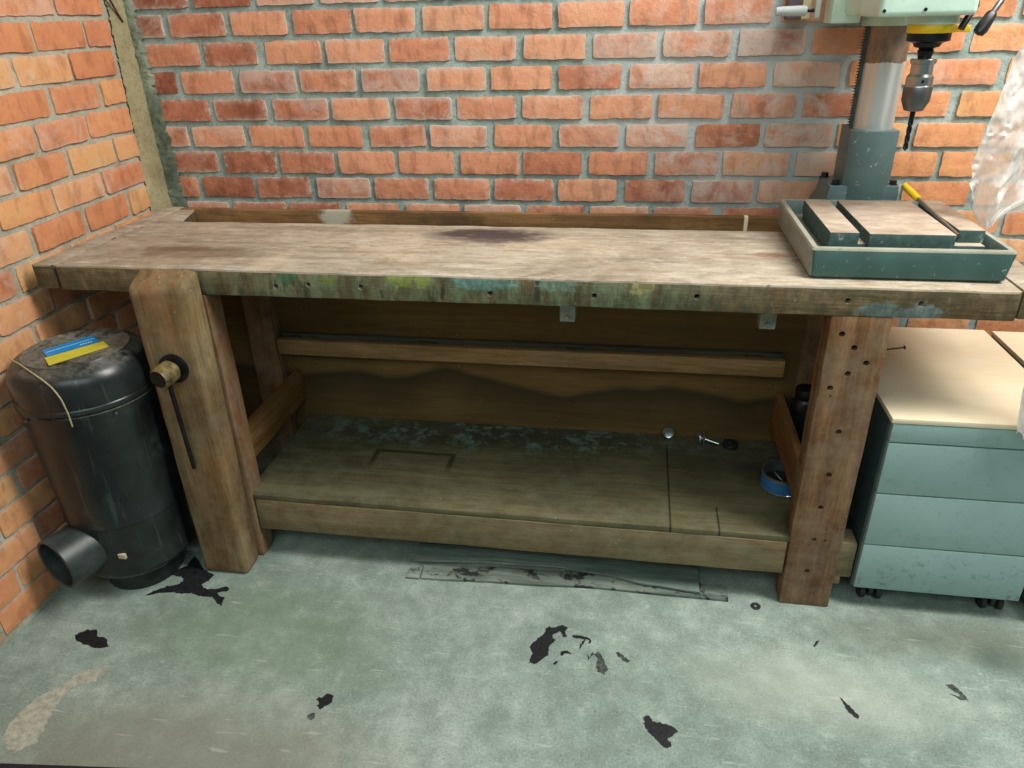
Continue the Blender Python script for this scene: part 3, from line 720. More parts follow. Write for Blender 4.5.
# leg vice: jaw (slightly out of plumb), screw, washer and tommy bar
bm = new_bm()
t = bmesh.new()
add_box(t, 0.347, 0.4775, -0.7395, -0.664, 0.0, 0.853, bevel=0.017, seg=4, cuts=30, rough=0.002, seed=25)
for v in t.verts:
    k = v.co.z/0.85
    v.co.x += k*(-0.001+0.013*(v.co.x-0.347)/0.1305)
    if v.co.z > 0.80 and v.co.y < -0.70: v.co.z -= 0.026*min(1, (-0.70-v.co.y)/0.038)
    # chip off the right front arris near the top
    if v.co.x > 0.46 and v.co.y < -0.72 and v.co.z > 0.62: v.co.y += 0.014*min(1, (v.co.z-0.62)/0.12); v.co.x -= 0.006
merge(bm, t)
jaw = obj('vice_jaw', bm, M['vice'], bench)
bm = new_bm(); add_lathe(bm, [(0.010, 0), (0.036, 0), (0.036, 0.008), (0.022, 0.010), (0.022, 0.0)], (0.418, -0.7385, 0.632), (0, -1, 0), 28)
obj('washer', bm, M['dark_steel'], jaw)
bm = new_bm()
add_lathe(bm, [(0, 0), (0.02, 0), (0.02, 0.012), (0.027, 0.014), (0.027, 0.05), (0.022, 0.056), (0.0215, 0.058)], (0.418, -0.740, 0.632), (-0.12, -1, -0.05), 24)
add_lathe(bm, [(0.0215, 0.058), (0, 0.056)], (0.418, -0.740, 0.632), (-0.12, -1, -0.05), 24, mi=1)
scr = obj('vice_screw', bm, [M['worn_brass'], M['dark_steel']], jaw)
bm = new_bm(); add_tube(bm, [(0.413, -0.772, 0.628), (0.415, -0.768, 0.60), (0.410, -0.757, 0.46), (0.404, -0.7465, 0.352)], [0.006, 0.0055, 0.0055, 0.005], 10)
obj('tommy_bar', bm, M['dark_steel'], jaw)
# ------------------------------------------------------------------ drill press
dp = thing('drill_press', 'grey green bench drill press standing on right end of the workbench', 'drill press', (2.04, -0.35, H))
DX = 2.048; CY = -0.13; QY = -0.37
bm = new_bm()
def ring_pts(x0, x1, y0, y1, r, z, n=6):
    out = []
    for cx, cy, a0 in ((x1-r, y1-r, 0), (x0+r, y1-r, PI/2), (x0+r, y0+r, PI), (x1-r, y0+r, 3*PI/2)):
        for i in range(n+1):
            a = a0+PI/2*i/n; out.append((cx+r*math.cos(a), cy+r*math.sin(a), z))
    return out
loops = [ring_pts(1.846, 2.214, -0.606, -0.185, .008, H+.0028), ring_pts(1.842, 2.218, -0.611, -0.18, .010, H+.007), ring_pts(1.838, 2.226, -0.613, -0.178, .010, .912), ring_pts(1.841, 2.223, -0.610, -0.181, .009, .917),
         ring_pts(1.851, 2.213, -0.600, -0.193, .007, .917), ring_pts(1.854, 2.210, -0.597, -0.197, .006, .912), ring_pts(1.857, 2.207, -0.594, -0.2, .006, .884)]
vl = [[bm.verts.new(p) for p in lp] for lp in loops]
n = len(vl[0])
for li, (a, b) in enumerate(zip(vl, vl[1:])):
    for k in range(n):
        f = bm.faces.new((a[k], a[(k+1) % n], b[(k+1) % n], b[k])); f.smooth = False; f.material_index = 1 if li in (2, 3) else (2 if li in (4, 5) else 0)
bm.faces.new(vl[0][::-1]); f = bm.faces.new(vl[-1]); f.material_index = 2
bm.normal_update()
for f in bm.faces:
    if f.material_index == 0 and abs(f.normal.x) > 0.75 and f.calc_center_median().x < 2.0: f.material_index = 3
obj('base_tray', bm, [M['cast'], M['worn_rim'], M['cast_dusty'], M['pale_side']], dp)
bm = new_bm()
add_box(bm, 1.887, 2.196, -0.535, -0.25, 0.884, 0.905, bevel=0.002)
add_box(bm, 1.885, 1.944, -0.545, -0.25, 0.900, 0.932, bevel=0.003)
add_box(bm, 1.962, 2.130, -0.552, -0.25, 0.900, 0.932, bevel=0.003)
add_box(bm, 2.148, 2.200, -0.512, -0.25, 0.900, 0.932, bevel=0.003)
obj('table', bm, M['table'], dp)
# foot: flange, socket round the column
bm = new_bm()
add_prism(bm, [(1.925, 0.8535), (2.130, 0.8535), (2.121, 0.905), (2.119, 0.952), (1.956, 0.952), (1.953, 0.92), (1.940, 0.90)], -0.186, -0.058, 'y', bevel=0.003)
# socket: flat sides, rounded front
sec = [(1.989, -0.064), (1.989, -0.165)]
for i in range(9):
    a = PI+0.55+(PI-1.1)*i/8; sec.append((2.041+0.066*math.cos(a), -0.150+0.048*math.sin(a)))
sec += [(2.096, -0.165), (2.096, -0.064)]
add_prism(bm, sec, 0.90, 1.083, 'z', bevel=0.002)
ft = obj('foot', bm, M['foot'], dp)
for x, y in ((1.972, -0.168), (1.966, -0.072), (2.108, -0.165), (2.108, -0.075)):
    bm = new_bm()
    add_lathe(bm, [(0, 0), (0.0095, 0), (0.0095, 0.011), (0.0085, 0.013), (0, 0.013)], (x, y, 0.950), (0, 0, 1), 6, smooth=False)
    add_lathe(bm, [(0.0, 0), (0.013, 0), (0.013, 0.0025), (0.0, 0.0025)], (x, y, 0.950), (0, 0, 1), 20)
    obj('bolt', bm, M['dark_steel'], ft)
bm = new_bm(); add_lathe(bm, [(0, 1.07), (0.047, 1.07), (0.047, 1.55), (0, 1.55)], (2.0445, CY, 0), (0, 0, 1), 48)
col = obj('column', bm, M['column'], dp)
# gear rack up the left side of the column
bm = new_bm()
add_box(bm, 1.9915, 2.003, CY-0.007, CY+0.007, 1.083, 1.50)
z = 1.087
while z < 1.495:
    add_prism(bm, [(1.992, z), (1.986, z+0.0022), (1.986, z+0.0032), (1.992, z+0.0052)], CY-0.0065, CY+0.0065, 'y')
    z += 0.0064
obj('rack', bm, M['rack'], dp)
# head: mint housing with collar and quill housing
bm = new_bm()
add_box(bm, 1.928, 2.107, -0.45, -0.045, 1.334, 1.62, bevel=0.010, seg=3)
head = obj('head_housing', bm, M['mint'], dp)
bm = new_bm(); add_lathe(bm, [(0.0475, 0), (0.064, 0), (0.064, 0.024), (0.0475, 0.024)], (2.0445, CY, 1.311), (0, 0, 1), 40, close=True)
add_box(bm, 1.90, 1.965, -0.17, -0.09, 1.318, 1.40, bevel=0.004)
obj('column_collar', bm, M['mint'], head)
bm = new_bm(); add_lathe(bm, [(0, 0), (0.044, 0), (0.047, 0.003), (0.047, 0.025), (0, 0.025)], (DX+0.008, QY, 1.3175), (0, 0, 1), 40)
obj('quill_housing', bm, M['mint'], head)
for x, z in ((1.925+0.012, 1.345), (2.012, 1.346), (1.972, 1.372)):
    bm = new_bm(); add_lathe(bm, [(0, 0.002), (0.003, 0.002), (0.0034, 0), (0.0, 0)], (x, -0.4505, z), (0, -1, 0), 16)
    obj('screw', bm, M['dark_steel'], head)
# yellow depth collar with its arm
bm = new_bm()
add_lathe(bm, [(0, 0), (0.043, 0), (0.044, 0.002), (0.044, 0.014), (0.043, 0.016), (0, 0.015)], (DX+0.006, QY, 1.302), (0, 0, 1), 40)
add_box(bm, DX+0.02, 2.128, QY-0.010, QY+0.010, 1.302, 1.315, bevel=0.003)
add_box(bm, 2.080, 2.094, QY-0.014, QY+0.014, 1.3005, 1.3165, bevel=0.003)
dc = obj('depth_collar', bm, M['yellow'], dp)
bm = new_bm(); add_lathe(bm, [(0, 0), (0.003, 0), (0.003, 0.002), (0, 0.002)], (2.087, QY-0.014, 1.309), (0, -1, 0), 12)
obj('grub_screw', bm, M['dark_steel'], dc)
bm = new_bm(); add_lathe(bm, [(0, 1.252), (0.012, 1.252), (0.016, 1.268), (0.013, 1.272), (0.024, 1.276), (0.028, 1.283), (0.041, 1.287), (0.041, 1.302), (0, 1.302)], (DX+0.006, QY, 0), (0, 0, 1), 36)
obj('spindle', bm, M['dark_steel'], dp)
bm = new_bm()
add_lathe(bm, [(0, 1.150), (0.011, 1.150), (0.019, 1.152), (0.0275, 1.172), (0.0285, 1.200), (0.0275, 1.202), (0.0265, 1.2015), (0.026, 1.219), (0.0215, 1.224), (0.0215, 1.243), (0.0245, 1.244), (0.0255, 1.252), (0.0245, 1.2535), (0.010, 1.2535), (0, 1.256)], (DX+0.006, QY, 0), (0, 0, 1), 48)
add_lathe(bm, [(0, 0), (0.0035, 0), (0.0035, 0.0015), (0, 0.0015)], (DX+0.004, QY-0.026, 1.211), (0, -1, 0), 12, mi=2)
bm.normal_update()
for f in bm.faces:
    if f.calc_center_median().z > 1.2005 and f.material_index == 0: f.material_index = 1
chuck = obj('chuck', bm, [M['dull_steel'], M['steel'], M['black_plastic']], dp)
# drill bit: two-flute twist bit
bm = new_bm()
NS, rb = 60, 0.0052
prev = None
for i in range(NS+1):
    zz = 1.152-0.085*i/NS; tw = i*0.26
    fl = 1.0 if i > 10 else 0.0
    tip = 1.0 if i < NS-4 else max(0.02, (NS-i)/4)
    rg = []
    for k in range(16):
        a = 2*PI*k/16
        rr = rb*(1-0.62*fl*max(0, math.cos(2*(a-tw)))**1.2)*tip
        rg.append(bm.verts.new((DX+0.006+rr*math.cos(a), QY+rr*math.sin(a), zz)))
    if prev:
        for k in range(16): bm.faces.new((prev[k], prev[(k+1) % 16], rg[(k+1) % 16], rg[k]))
    prev = rg
bm.faces.new(prev)
obj('drill_bit', bm, M['dark_steel'], chuck)
# feed hub with spoke and black grip on the right of the head
fh = new_bm()
add_lathe(fh, [(0, 0), (0.024, 0), (0.026, 0.003), (0.026, 0.022), (0.02, 0.026), (0, 0.026)], (2.107, -0.37, 1.395), (1, 0, 0), 28)
hub = obj('feed_hub', fh, M['dark_steel'], dp)
bm = new_bm(); add_tube(bm, [(2.122, -0.375, 1.385), (2.119, -0.40, 1.350), (2.098, -0.418, 1.318), (2.094, -0.42, 1.309)], 0.0065, 12)
obj('feed_lever', bm, M['dark_steel'], hub)
bm = new_bm(); add_tube(bm, [(2.124, -0.37, 1.40), (2.165, -0.42, 1.377), (2.138, -0.435, 1.334)], 0.006, 12)
obj('spoke', bm, M['dull_steel'], hub)
bm = new_bm(); add_tube(bm, [(2.1405, -0.4345, 1.338), (2.138, -0.435, 1.334), (2.124, -0.44, 1.309), (2.119, -0.442, 1.302), (2.1175, -0.442, 1.2995)], [0.0075, 0.0105, 0.0125, 0.0105, 0.004], 16)
obj('grip', bm, M['black_plastic'], hub)
# table crank on the left of the column collar
bm = new_bm(); add_lathe(bm, [(0, 0), (0.013, 0), (0.013, 0.05), (0, 0.05)], (1.868, -0.13, 1.40), (1, 0, 0), 20)
add_box(bm, 1.868, 1.880, -0.143, -0.117, 1.330, 1.415, bevel=0.004)
cr = obj('crank_arm', bm, M['grip'], dp)
bm = new_bm()
add_lathe(bm, [(0, 0), (0.004, 0), (0.004, 0.022), (0, 0.022)], (1.869, -0.13, 1.346), (-1, 0, 0), 12)
obj('crank_pin', bm, M['dark_steel'], cr)
bm = new_bm(); add_lathe(bm, [(0, 0), (0.0105, 0), (0.0115, 0.01), (0.0105, 0.055), (0.009, 0.069), (0, 0.071)], (1.851, -0.13, 1.346), (-1, 0, 0), 24)
obj('crank_grip', bm, M['grip'], cr)

# ------------------------------------------------------------------ tool in the table slot
sd = thing('screwdriver', 'thin tool with yellow handle lying in right slot of drill press table', 'screwdriver', (2.139, -0.35, 0.905))
bm = new_bm(); add_tube(bm, [(2.139, -0.268, 0.9405), (2.139, -0.40, 0.933), (2.139, -0.535, 0.9255)], 0.0048, 10)
obj('shaft', bm, M['steel'], sd)
bm = new_bm(); add_tube(bm, [(2.139, -0.272, 0.941), (2.139, -0.266, 0.941), (2.1395, -0.21, 0.944), (2.140, -0.158, 0.947), (2.140, -0.151, 0.9475)], [0.0055, 0.008, 0.0085, 0.008, 0.004], 12)
obj('handle', bm, M['tool_yellow'], sd)

# ------------------------------------------------------------------ box on the wall
jb = thing('junction_box', 'small dark box with cream side fixed to brick wall behind the crank', 'junction box', (1.848, 0, 1.326))
bm = new_bm(); add_box(bm, 1.822, 1.858, -0.040, 0.008, 1.326, 1.42, bevel=0.004)
obj('cover', bm, M['box_mauve'], jb)
bm = new_bm(); add_box(bm, 1.858, 1.878, -0.034, 0.008, 1.326, 1.42, bevel=0.003)
obj('side_plate', bm, M['box_cream'], jb)

# ------------------------------------------------------------------ drawer cabinets
def cabinet(x0, y0, label):
    w, dpt, zb, zt = 0.381, 0.535, 0.056, 0.550
    c = thing('drawer_cabinet', label, 'cabinet', (x0+w/2, y0+dpt/2, 0), 'grey drawer cabinets right of the workbench')
    bm = new_bm()
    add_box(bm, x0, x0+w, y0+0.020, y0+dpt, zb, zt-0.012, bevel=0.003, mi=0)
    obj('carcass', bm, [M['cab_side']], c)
    bm = new_bm(); add_box(bm, x0-0.001, x0+w+0.001, y0-0.001, y0+dpt, zt-0.012, zt, bevel=0.0015)
    obj('top_panel', bm, M['beech'], c)
    seams = [zb+0.010, 0.2022, 0.3506, 0.4882]
    for a, b in zip(seams, seams[1:]):
        bm = new_bm(); add_box(bm, x0+0.003, x0+w-0.003, y0, y0+0.018, a+0.0018, b-0.0018, bevel=0.002)
        d = obj('drawer', bm, M['cabinet'], c)
    bm = new_bm(); add_box(bm, x0+0.003, x0+w-0.003, y0, y0+0.018, 0.4882+0.0018, zt-0.0135, bevel=0.002)
    obj('fascia', bm, M['cabinet'], c)
    for x in (x0+0.060, x0+w-0.036):
        for y in (y0+0.05, y0+dpt-0.06):
            bm = new_bm()
            for s in (-1, 1):
                add_lathe(bm, [(0, 0), (0.014, 0), (0.019, 0.003), (0.019, 0.013), (0.014, 0.016), (0, 0.016)], (x+s*0.019-0.008, y, 0.019), (1, 0, 0), 24)
            add_box(bm, x-0.006, x+0.006, y-0.016, y+0.016, 0.014, 0.042, bevel=0.003)
            add_tube(bm, [(x, y, 0.036), (x, y, zb+0.003)], 0.007, 12)
            obj('caster', bm, M['caster'], c)
    return c
def copy_tree(o, parent=None):
    c = o.copy(); COL.objects.link(c); c.parent = parent
    for ch in list(o.children): copy_tree(ch, c)
    return c
cab = cabinet(2.056, -0.648, 'grey drawer cabinet with beech top right beside the workbench leg')
c2 = copy_tree(cab)
c2.location.x += 0.401; c2.location.y += -0.006
c2['label'] = 'farther drawer cabinet with beech top at right edge, behind the gap'

# ------------------------------------------------------------------ black drum
DC = Vector((0.170, -0.738, 0))
dr = thing('plastic_drum', 'black plastic drum with domed lid in corner left of the vice', 'drum', (DC.x, DC.y, 0))
bm = new_bm()
add_lathe(bm, [(0, 0.0), (0.098, 0.0), (0.100, 0.01), (0.101, 0.045), (0.118, 0.060), (0.137, 0.074), (0.1445, 0.086), (0.145, 0.092), (0.1425, 0.098), (0.1425, 0.16), (0.1425, 0.233), (0.1445, 0.235), (0.1445, 0.240), (0.1430, 0.243), (0.149, 0.40), (0.153, 0.535), (0.1565, 0.548), (0.1565, 0.560), (0.15, 0.563), (0, 0.563)], DC, (0, 0, 1), 72)
obj('drum_body', bm, M['drum'], dr)
bm = new_bm()
add_lathe(bm, [(0, 0.5635), (0.152, 0.5635), (0.156, 0.567), (0.160, 0.568), (0.160, 0.576), (0.157, 0.580), (0.1585, 0.605), (0.1575, 0.627), (0.151, 0.648), (0.138, 0.662), (0.120, 0.670), (0.117, 0.6735), (0.111, 0.6735), (0.108, 0.672), (0.06, 0.673), (0, 0.6735)], DC, (0, 0, 1), 72)
lid = obj('lid', bm, M['drum'], dr)
for a in (-1.9, 1.0, -0.6):
    bm = new_bm(); p = DC+Vector((0.1575*math.cos(a), 0.1575*math.sin(a), 0.553))
    add_tube(bm, [p, p+Vector((math.cos(a), math.sin(a), 0))*0.007], 0.004, 10)
    obj('lid_screw', bm, M['dull_steel'], lid)
pd = Vector((-0.351, -0.936, -0.02)).normalized()
bm = new_bm()
add_lathe(bm, [(0.062, 0.08), (0.062, 0.212), (0.066, 0.2145), (0.0705, 0.212), (0.0705, 0.08)], DC+Vector((0, 0, 0.168)), pd, 48, close=True)
obj('outlet_pipe', bm, M['pipe'], dr)
a = math.atan2(-0.87+0.732, 0.235-0.166)
bm = new_bm(); p0 = DC+Vector((0.1435*math.cos(-1.15), 0.1435*math.sin(-1.15), 0.15))
add_box(bm, p0.x-0.010, p0.x+0.010, p0.y-0.004, p0.y+0.003, 0.144, 0.158, bevel=0.0005)
obj('tag', bm, M['tag'], dr)

def card(name, quad, z, thick, mat, label, cat):
    bm = new_bm(); add_prism(bm, quad, z, z+thick, 'z'); return bm
LZ = 0.6738
q = [(0.1015, -0.7668), (0.163, -0.6707), (0.2034, -0.7000), (0.1391, -0.7967)]
bm = new_bm(); add_prism(bm, q, LZ, LZ+0.0012, 'z')
def qp(q, a, b):
    q = [Vector(v) for v in q]; return tuple(q[0].lerp(q[1], a).lerp(q[3].lerp(q[2], a), b))
add_prism(bm, [qp(q, .03, .44), qp(q, .97, .44), qp(q, .97, .47), qp(q, .03, .47)], LZ+0.0012, LZ+0.0014, 'z', mi=1)
for k in range(5):
    add_prism(bm, [qp(q, .66+.05*k, .74), qp(q, .69+.05*k, .74), qp(q, .69+.05*k, .84), qp(q, .66+.05*k, .84)], LZ+0.0012, LZ+0.0014, 'z', mi=1)
tag(obj('card', bm, [M['card_blue'], M['card_white']]), 'bright blue printed card lying on lid of the black drum', 'card')
q = [(0.1400, -0.8050), (0.2165, -0.7005), (0.2507, -0.7282), (0.1798, -0.8409)]
bm = new_bm(); add_prism(bm, q, LZ+0.0004, LZ+0.0016, 'z')
tag(obj('card', bm, M['card_yellow']), 'yellow green card strip lying on the black drum lid beside blue card', 'card')
bm = new_bm()
pts = [(0.052, -0.812, 0.672), (0.0698, -0.8246, 0.6752), (0.1041, -0.8413, 0.6755), (0.1275, -0.8539, 0.6735), (0.1597, -0.8704, 0.6692), (0.1886, -0.8818, 0.6612), (0.2046, -0.8866, 0.6532), (0.2143, -0.8882, 0.6448), (0.2237, -0.8898, 0.6313), (0.2298, -0.8894, 0.6136), (0.2322, -0.8875, 0.5812), (0.2322, -0.8876, 0.5446)]
add_tube(bm, pts, 0.0018, 8)
tag(obj('twine', bm, M['twine']), 'thin pale string draped over the rim of the black drum lid', 'string')

# ------------------------------------------------------------------ small things on the shelf
SZ = 0.2095
k = thing('knob', 'small round pale knob at the back of lower shelf by the saw line', 'knob', (1.608, -0.226, SZ))
bm = new_bm(); add_lathe(bm, [(0, 0), (0.006, 0), (0.006, 0.010), (0, 0.010)], (1.608, -0.207, SZ+0.018), (0, -1, 0), 16)
obj('stem', bm, M['dull_steel'], k)
bm = new_bm(); add_lathe(bm, [(0, 0), (0.012, 0), (0.0175, 0.005), (0.0175, 0.011), (0.013, 0.015), (0.008, 0.013), (0, 0.013)], (1.608, -0.217, SZ+0.0175), (0, -1, 0.25), 28)
obj('cap', bm, M['tin'], k)
b = thing('bolt', 'steel bolt with wide round head on shelf right of the pale knob', 'bolt', (1.715, -0.24, SZ))
bm = new_bm(); add_lathe(bm, [(0, 0), (0.017, 0), (0.020, 0.004), (0.018, 0.008), (0, 0.010)], (1.700, -0.241, SZ+0.0195), (-1, -0.2, 0.0), 28)
obj('head', bm, M['tin'], b)
bm = new_bm(); add_tube(bm, [(1.700, -0.241, SZ+0.0195), (1.752, -0.252, SZ+0.0085)], 0.0065, 14)
obj('shank', bm, M['steel'], b)
bm = new_bm(); add_box(bm, 1.706, 1.711, -0.262, -0.226, SZ+0.002, SZ+0.036, bevel=0.002)
obj('cross_plate', bm, M['tin'], b)
n_ = thing('ring_nut', 'dull steel ring lying at end of the bolt on the shelf', 'ring', (1.786, -0.25, SZ))
bm = new_bm(); add_lathe(bm, [(0.010, 0), (0.022, 0), (0.023, 0.003), (0.022, 0.012), (0.012, 0.014), (0.010, 0.010)], (1.786, -0.246, SZ), (0, 0, 1), 32, close=True)
obj('rim', bm, M['dull_steel'], n_)
bm = new_bm(); add_lathe(bm, [(0.004, 0), (0.0095, 0), (0.0095, 0.018), (0.004, 0.018)], (1.786, -0.246, SZ), (0, 0, 1), 24, close=True)
obj('hub', bm, M['dull_steel'], n_)
TC = (1.900, -0.437, SZ)
tn = thing('tin', 'open blue tin with bright rims on shelf against the right bench leg', 'tin', TC)
bm = new_bm()
add_lathe(bm, [(0, 0.0), (0.054, 0.0), (0.056, 0.003), (0.056, 0.006), (0.054, 0.0075), (0.054, 0.0445), (0.056, 0.046), (0.056, 0.049), (0.052, 0.049), (0.052, 0.006), (0, 0.006)], TC, (0, 0, 1), 56)
obj('tin_body', bm, M['tin'], tn)
bm = new_bm(); add_lathe(bm, [(0.0543, 0.0085), (0.0548, 0.0085), (0.0548, 0.041), (0.0543, 0.041)], TC, (0, 0, 1), 56, close=True)
obj('blue_band', bm, M['tin_blue'], tn)
bm = new_bm(); add_lathe(bm, [(0, 0.0065), (0.0515, 0.0065), (0.0515, 0.016), (0, 0.015)], TC, (0, 0, 1), 40)
obj('residue', bm, M['tin_dark'], tn)
bm = new_bm(); add_tube(bm, [(TC[0]-0.040*math.sin(a_), TC[1]+0.055*math.cos(a_), SZ+0.044+0.030*math.sin(a_)) for a_ in [PI*i/14 for i in range(15)]], 0.0013, 6)
obj('bail', bm, M['dull_steel'], tn)
# black canister behind the right side rail
cn = thing('canister', 'black canister standing in dark gap between the right side rail and bench leg', 'canister', (1.965, -0.276, SZ))
bm = new_bm(); add_lathe(bm, [(0, 0), (0.031, 0), (0.034, 0.004), (0.034, 0.175), (0.029, 0.187), (0.026, 0.19), (0, 0.19)], (1.965, -0.276, SZ), (0, 0, 1), 40)
obj('body', bm, M['black_plastic'], cn)
bm = new_bm(); add_lathe(bm, [(0, 0.191), (0.029, 0.191), (0.030, 0.194), (0.030, 0.214), (0.028, 0.217), (0.025, 0.2155), (0, 0.2155)], (1.965, -0.276, SZ), (0, 0, 1), 32)
obj('cap', bm, M['dark_steel'], cn)

# ------------------------------------------------------------------ laths on the floor under the bench
def lath(edge_f, edge_b, z, th, mat, label):
    """flat board with its own front and back outline, sagging a little"""
    bm = new_bm(); n = 30
    def at(e, f):
        for (x0, y0), (x1, y1) in zip(e, e[1:]):
            if f <= (x1-e[0][0])/(e[-1][0]-e[0][0])+1e-6:
                q = (e[0][0]+f*(e[-1][0]-e[0][0])-x0)/(x1-x0); q = q*q*(3-2*q); return (e[0][0]+f*(e[-1][0]-e[0][0]), y0+(y1-y0)*q)
        return e[-1]
    rows = []
    for i in range(n+1):
        f = i/n; a = at(edge_f, f); b_ = at(edge_b, f)
        w = 0.002*noise.noise(Vector((f*5, z*90, 0)))
        rows.append([bm.verts.new((a[0], a[1], z)), bm.verts.new((b_[0], b_[1], z)), bm.verts.new((b_[0], b_[1], z+th+abs(w))), bm.verts.new((a[0], a[1], z+th+abs(w)))])
    for r0, r1 in zip(rows, rows[1:]):
        for q in range(4): bm.faces.new((r0[q], r0[(q+1) % 4], r1[(q+1) % 4], r1[q]))
    bm.faces.new(rows[0]); bm.faces.new(rows[-1][::-1])
    tag(obj('lath', bm, M[mat]), label, 'lath', 'thin boards under the workbench')
lath([(0.955, -0.692), (1.2, -0.680), (1.435, -0.667), (1.6, -0.669), (1.762, -0.669)], [(0.95, -0.64), (1.2, -0.622), (1.435, -0.610), (1.6, -0.615), (1.762, -0.615)], 0.001, 0.006, 'strip_b', 'speckled flat board on the floor, front one of those under bench')
lath([(0.918, -0.634), (1.16, -0.616), (1.32, -0.611), (1.43, -0.622), (1.56, -0.648), (1.69, -0.660)], [(0.918, -0.52), (1.16, -0.51), (1.32, -0.50), (1.43, -0.51), (1.56, -0.52), (1.69, -0.53)], 0.0115, 0.005, 'strip_a', 'wide grey warped board lying on top, rear one under the bench')
bm = new_bm(); add_box(bm, 0.914, 0.949, -0.694, -0.653, 0.001, 0.007, bevel=0.001)
tag(obj('offcut', bm, M['strip_b']), 'small square offcut on floor at left end of the boards', 'offcut')
bm = new_bm(); add_lathe(bm, [(0.004, 0.001), (0.012, 0.001), (0.0125, 0.002), (0.012, 0.0032), (0.004, 0.0028)], (1.829, -0.676, 0), (0, 0, 1), 28, close=True)
tag(obj('steel_washer', bm, M['dull_steel']), 'small round washer on concrete floor left of the right bench leg', 'washer')

# ------------------------------------------------------------------ nail, rod, mat
nl = thing('nail', 'long rusty nail sticking out of side of the right bench leg', 'nail', (2.03, -0.622, 0.70))
bm = new_bm(); add_tube(bm, [(2.006, -0.622, 0.699), (2.056, -0.616, 0.7055)], 0.0019, 8)
obj('shank', bm, M['rust'], nl)
bm = new_bm(); add_lathe(bm, [(0, 0), (0.0042, 0), (0.0042, 0.0016), (0, 0.0018)], (2.056, -0.616, 0.7055), (0.05, 0.006, 0.0065), 12)
obj('nail_head', bm, M['rust'], nl)
bm = new_bm(); add_tube(bm, [(0.012, -0.078, 1.45), (0.014, -0.071, 1.42), (0.013, -0.050, 1.385), (0.013, -0.034, 1.364)], [0.003, 0.003, 0.0028, 0.002], 8)
tag(obj('rusty_rod', bm, M['rust']), 'thin dark rod lying against cement strip in the wall corner', 'rod')
bm = new_bm()
a = 0.105; ux, uy = math.cos(a), math.sin(a)
o0 = (0.06, -1.366)
q = [(o0[0]+ux*s+uy*d, o0[1]+uy*s-ux*d) for s, d in ((0, 0), (0.9, 0), (0.9, 0.6), (0, 0.6))]
add_prism(bm, q, 0.0, 0.008, 'z', bevel=0.002)
tag(obj('rubber_mat', bm, M['mat']), 'dark flat mat edge on the floor at lower left corner', 'mat')

# ------------------------------------------------------------------ clear film hanging at the right
def sheet(outline, y, label, seed, amp=0.018):
    """thin crumpled film: outline = rows of (z, x left, x right) from top to bottom"""
    bm = new_bm(); nx, nz = 90, 120
    zs = [r[0] for r in outline]
    rows = []
    def ridge(p): return 1-abs(noise.noise(p))*2.2
    for k in range(nz+1):
        z = zs[0]+(zs[-1]-zs[0])*k/nz
        for (z0, a0, b0), (z1, a1, b1) in zip(outline, outline[1:]):
            if z1-1e-6 <= z <= z0+1e-6:
                f = (z0-z)/(z0-z1); xa = a0+(a1-a0)*f; xb = b0+(b1-b0)*f; break
        row = []
        for i in range(nx+1):
            f = i/nx
            x = xa+(xb-xa)*f
            yy = y+amp*math.sin(f*15+seed+2.5*noise.noise(Vector((f*3, z*3, seed))))
            yy += amp*0.8*ridge(Vector((x*20+z*6, z*5, seed)))+amp*0.45*ridge(Vector((x*34-z*20, z*16, seed+3)))+amp*0.2*ridge(Vector((x*90, z*60, seed+5)))
            x += 0.005*noise.noise(Vector((f*2, z*26, seed+4)))+0.0008*noise.noise(Vector((f*2, z*70, seed+4)))
            zz = z+(0.012*noise.noise(Vector((f*9, seed, 2)))+0.008*noise.noise(Vector((f*31, seed, 7))) if k > nz-12 else 0)
            row.append(bm.verts.new((x, yy, zz)))
        rows.append(row)
    for a_, b_ in zip(rows, rows[1:]):
        for i in range(nx):
            f = bm.faces.new((a_[i], a_[i+1], b_[i+1], b_[i])); f.smooth = True
    return tag(obj('plastic_sheet', bm, M['film'], None), label, 'plastic sheet')
sheet([(1.62, 2.31, 2.50), (1.29, 2.215, 2.52), (1.16, 2.192, 2.50), (1.06, 2.177, 2.46), (1.01, 2.182, 2.38), (0.965, 2.200, 2.30), (0.938, 2.213, 2.250), (0.922, 2.222, 2.238)], -0.45,
      'crumpled clear plastic sheet hanging in front of the brick wall at right', 1.0)
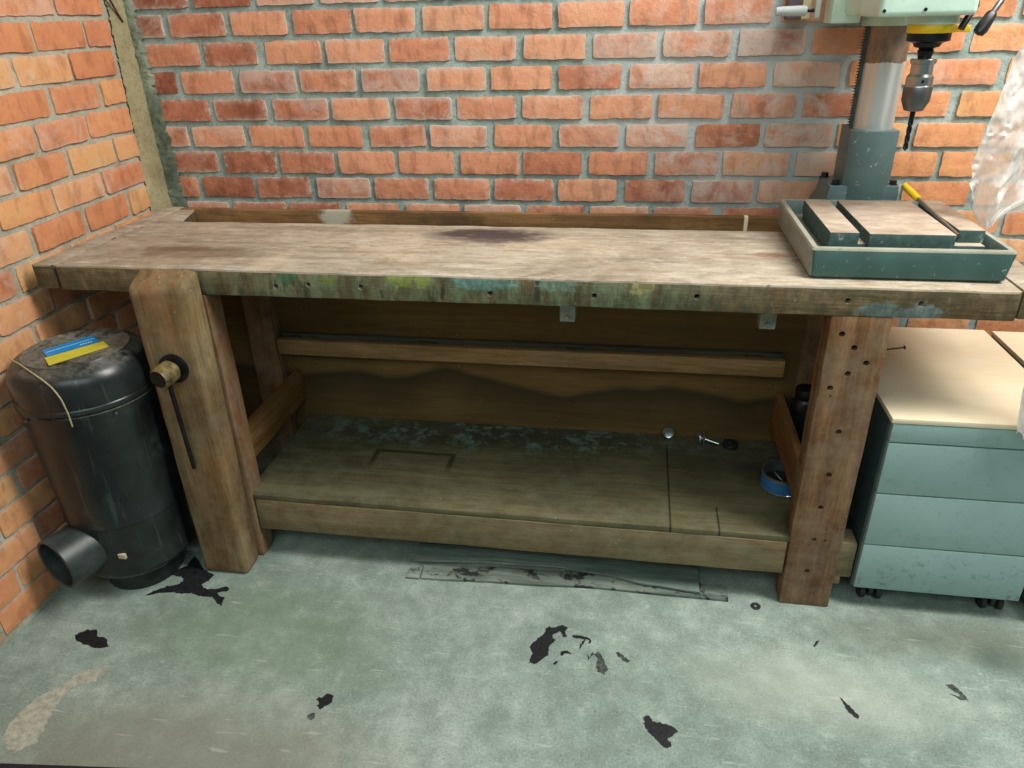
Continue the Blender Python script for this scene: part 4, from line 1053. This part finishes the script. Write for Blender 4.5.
sheet([(1.62, 2.66, 2.86), (1.2, 2.54, 2.74), (0.95, 2.43, 2.61), (0.80, 2.33, 2.52), (0.70, 2.266, 2.45), (0.60, 2.280, 2.42), (0.545, 2.288, 2.40)], -0.69,
      'torn tail of clear plastic hanging over front of the beech cabinet top', 6.0, 0.010)

# ------------------------------------------------------------------ light and camera
w = bpy.data.worlds.new('world'); SC.world = w; w.use_nodes = True
bg = w.node_tree.nodes['Background']; bg.inputs[0].default_value = (0.74, 0.94, 0.89, 1); bg.inputs[1].default_value = 0.20
def area(name, loc, target, sx, sy, power, color):
    l = bpy.data.lights.new(name, 'AREA'); l.shape = 'RECTANGLE'; l.size = sx; l.size_y = sy; l.energy = power; l.color = color
    o = bpy.data.objects.new(name, l); COL.objects.link(o); o.location = loc
    d = Vector(target)-Vector(loc); o.rotation_euler = d.to_track_quat('-Z', 'Y').to_euler(); return o
area('skylight', (2.75, -1.0, 3.0), (1.5, -0.55, 0.6), 0.7, 1.9, 118, (1.0, 0.975, 0.91))
area('front_fill', (1.4, -3.3, 2.7), (1.2, -0.5, 0.5), 3.0, 1.0, 36, (0.84, 1.0, 0.97))  # unseen fill lamp behind the camera, added to brighten front faces

cd = bpy.data.cameras.new('camera'); cam = bpy.data.objects.new('camera', cd); COL.objects.link(cam)
YAW, PIT, ROL = 0.174387, -0.473573, -0.029512
fwd = Vector((-math.sin(YAW)*math.cos(PIT), math.cos(YAW)*math.cos(PIT), math.sin(PIT)))
rt = Vector((math.cos(YAW), math.sin(YAW), 0)); up = rt.cross(fwd)
r2 = rt*math.cos(ROL)+up*math.sin(ROL); u2 = -rt*math.sin(ROL)+up*math.cos(ROL)
Mx = Matrix((r2, u2, -fwd)).transposed().to_4x4(); Mx.translation = Vector((1.47699, -2.14844, 1.36789))
cam.matrix_world = Mx
cd.sensor_width = 36.0; cd.lens = 731.692/1024*36; cd.clip_start = 0.02
SC.camera = cam
SC.view_settings.view_transform = 'Standard'; SC.view_settings.look = 'None'
SC.view_settings.gamma = 1.0; SC.view_settings.use_curve_mapping = False
SC.view_settings.exposure = 0.0
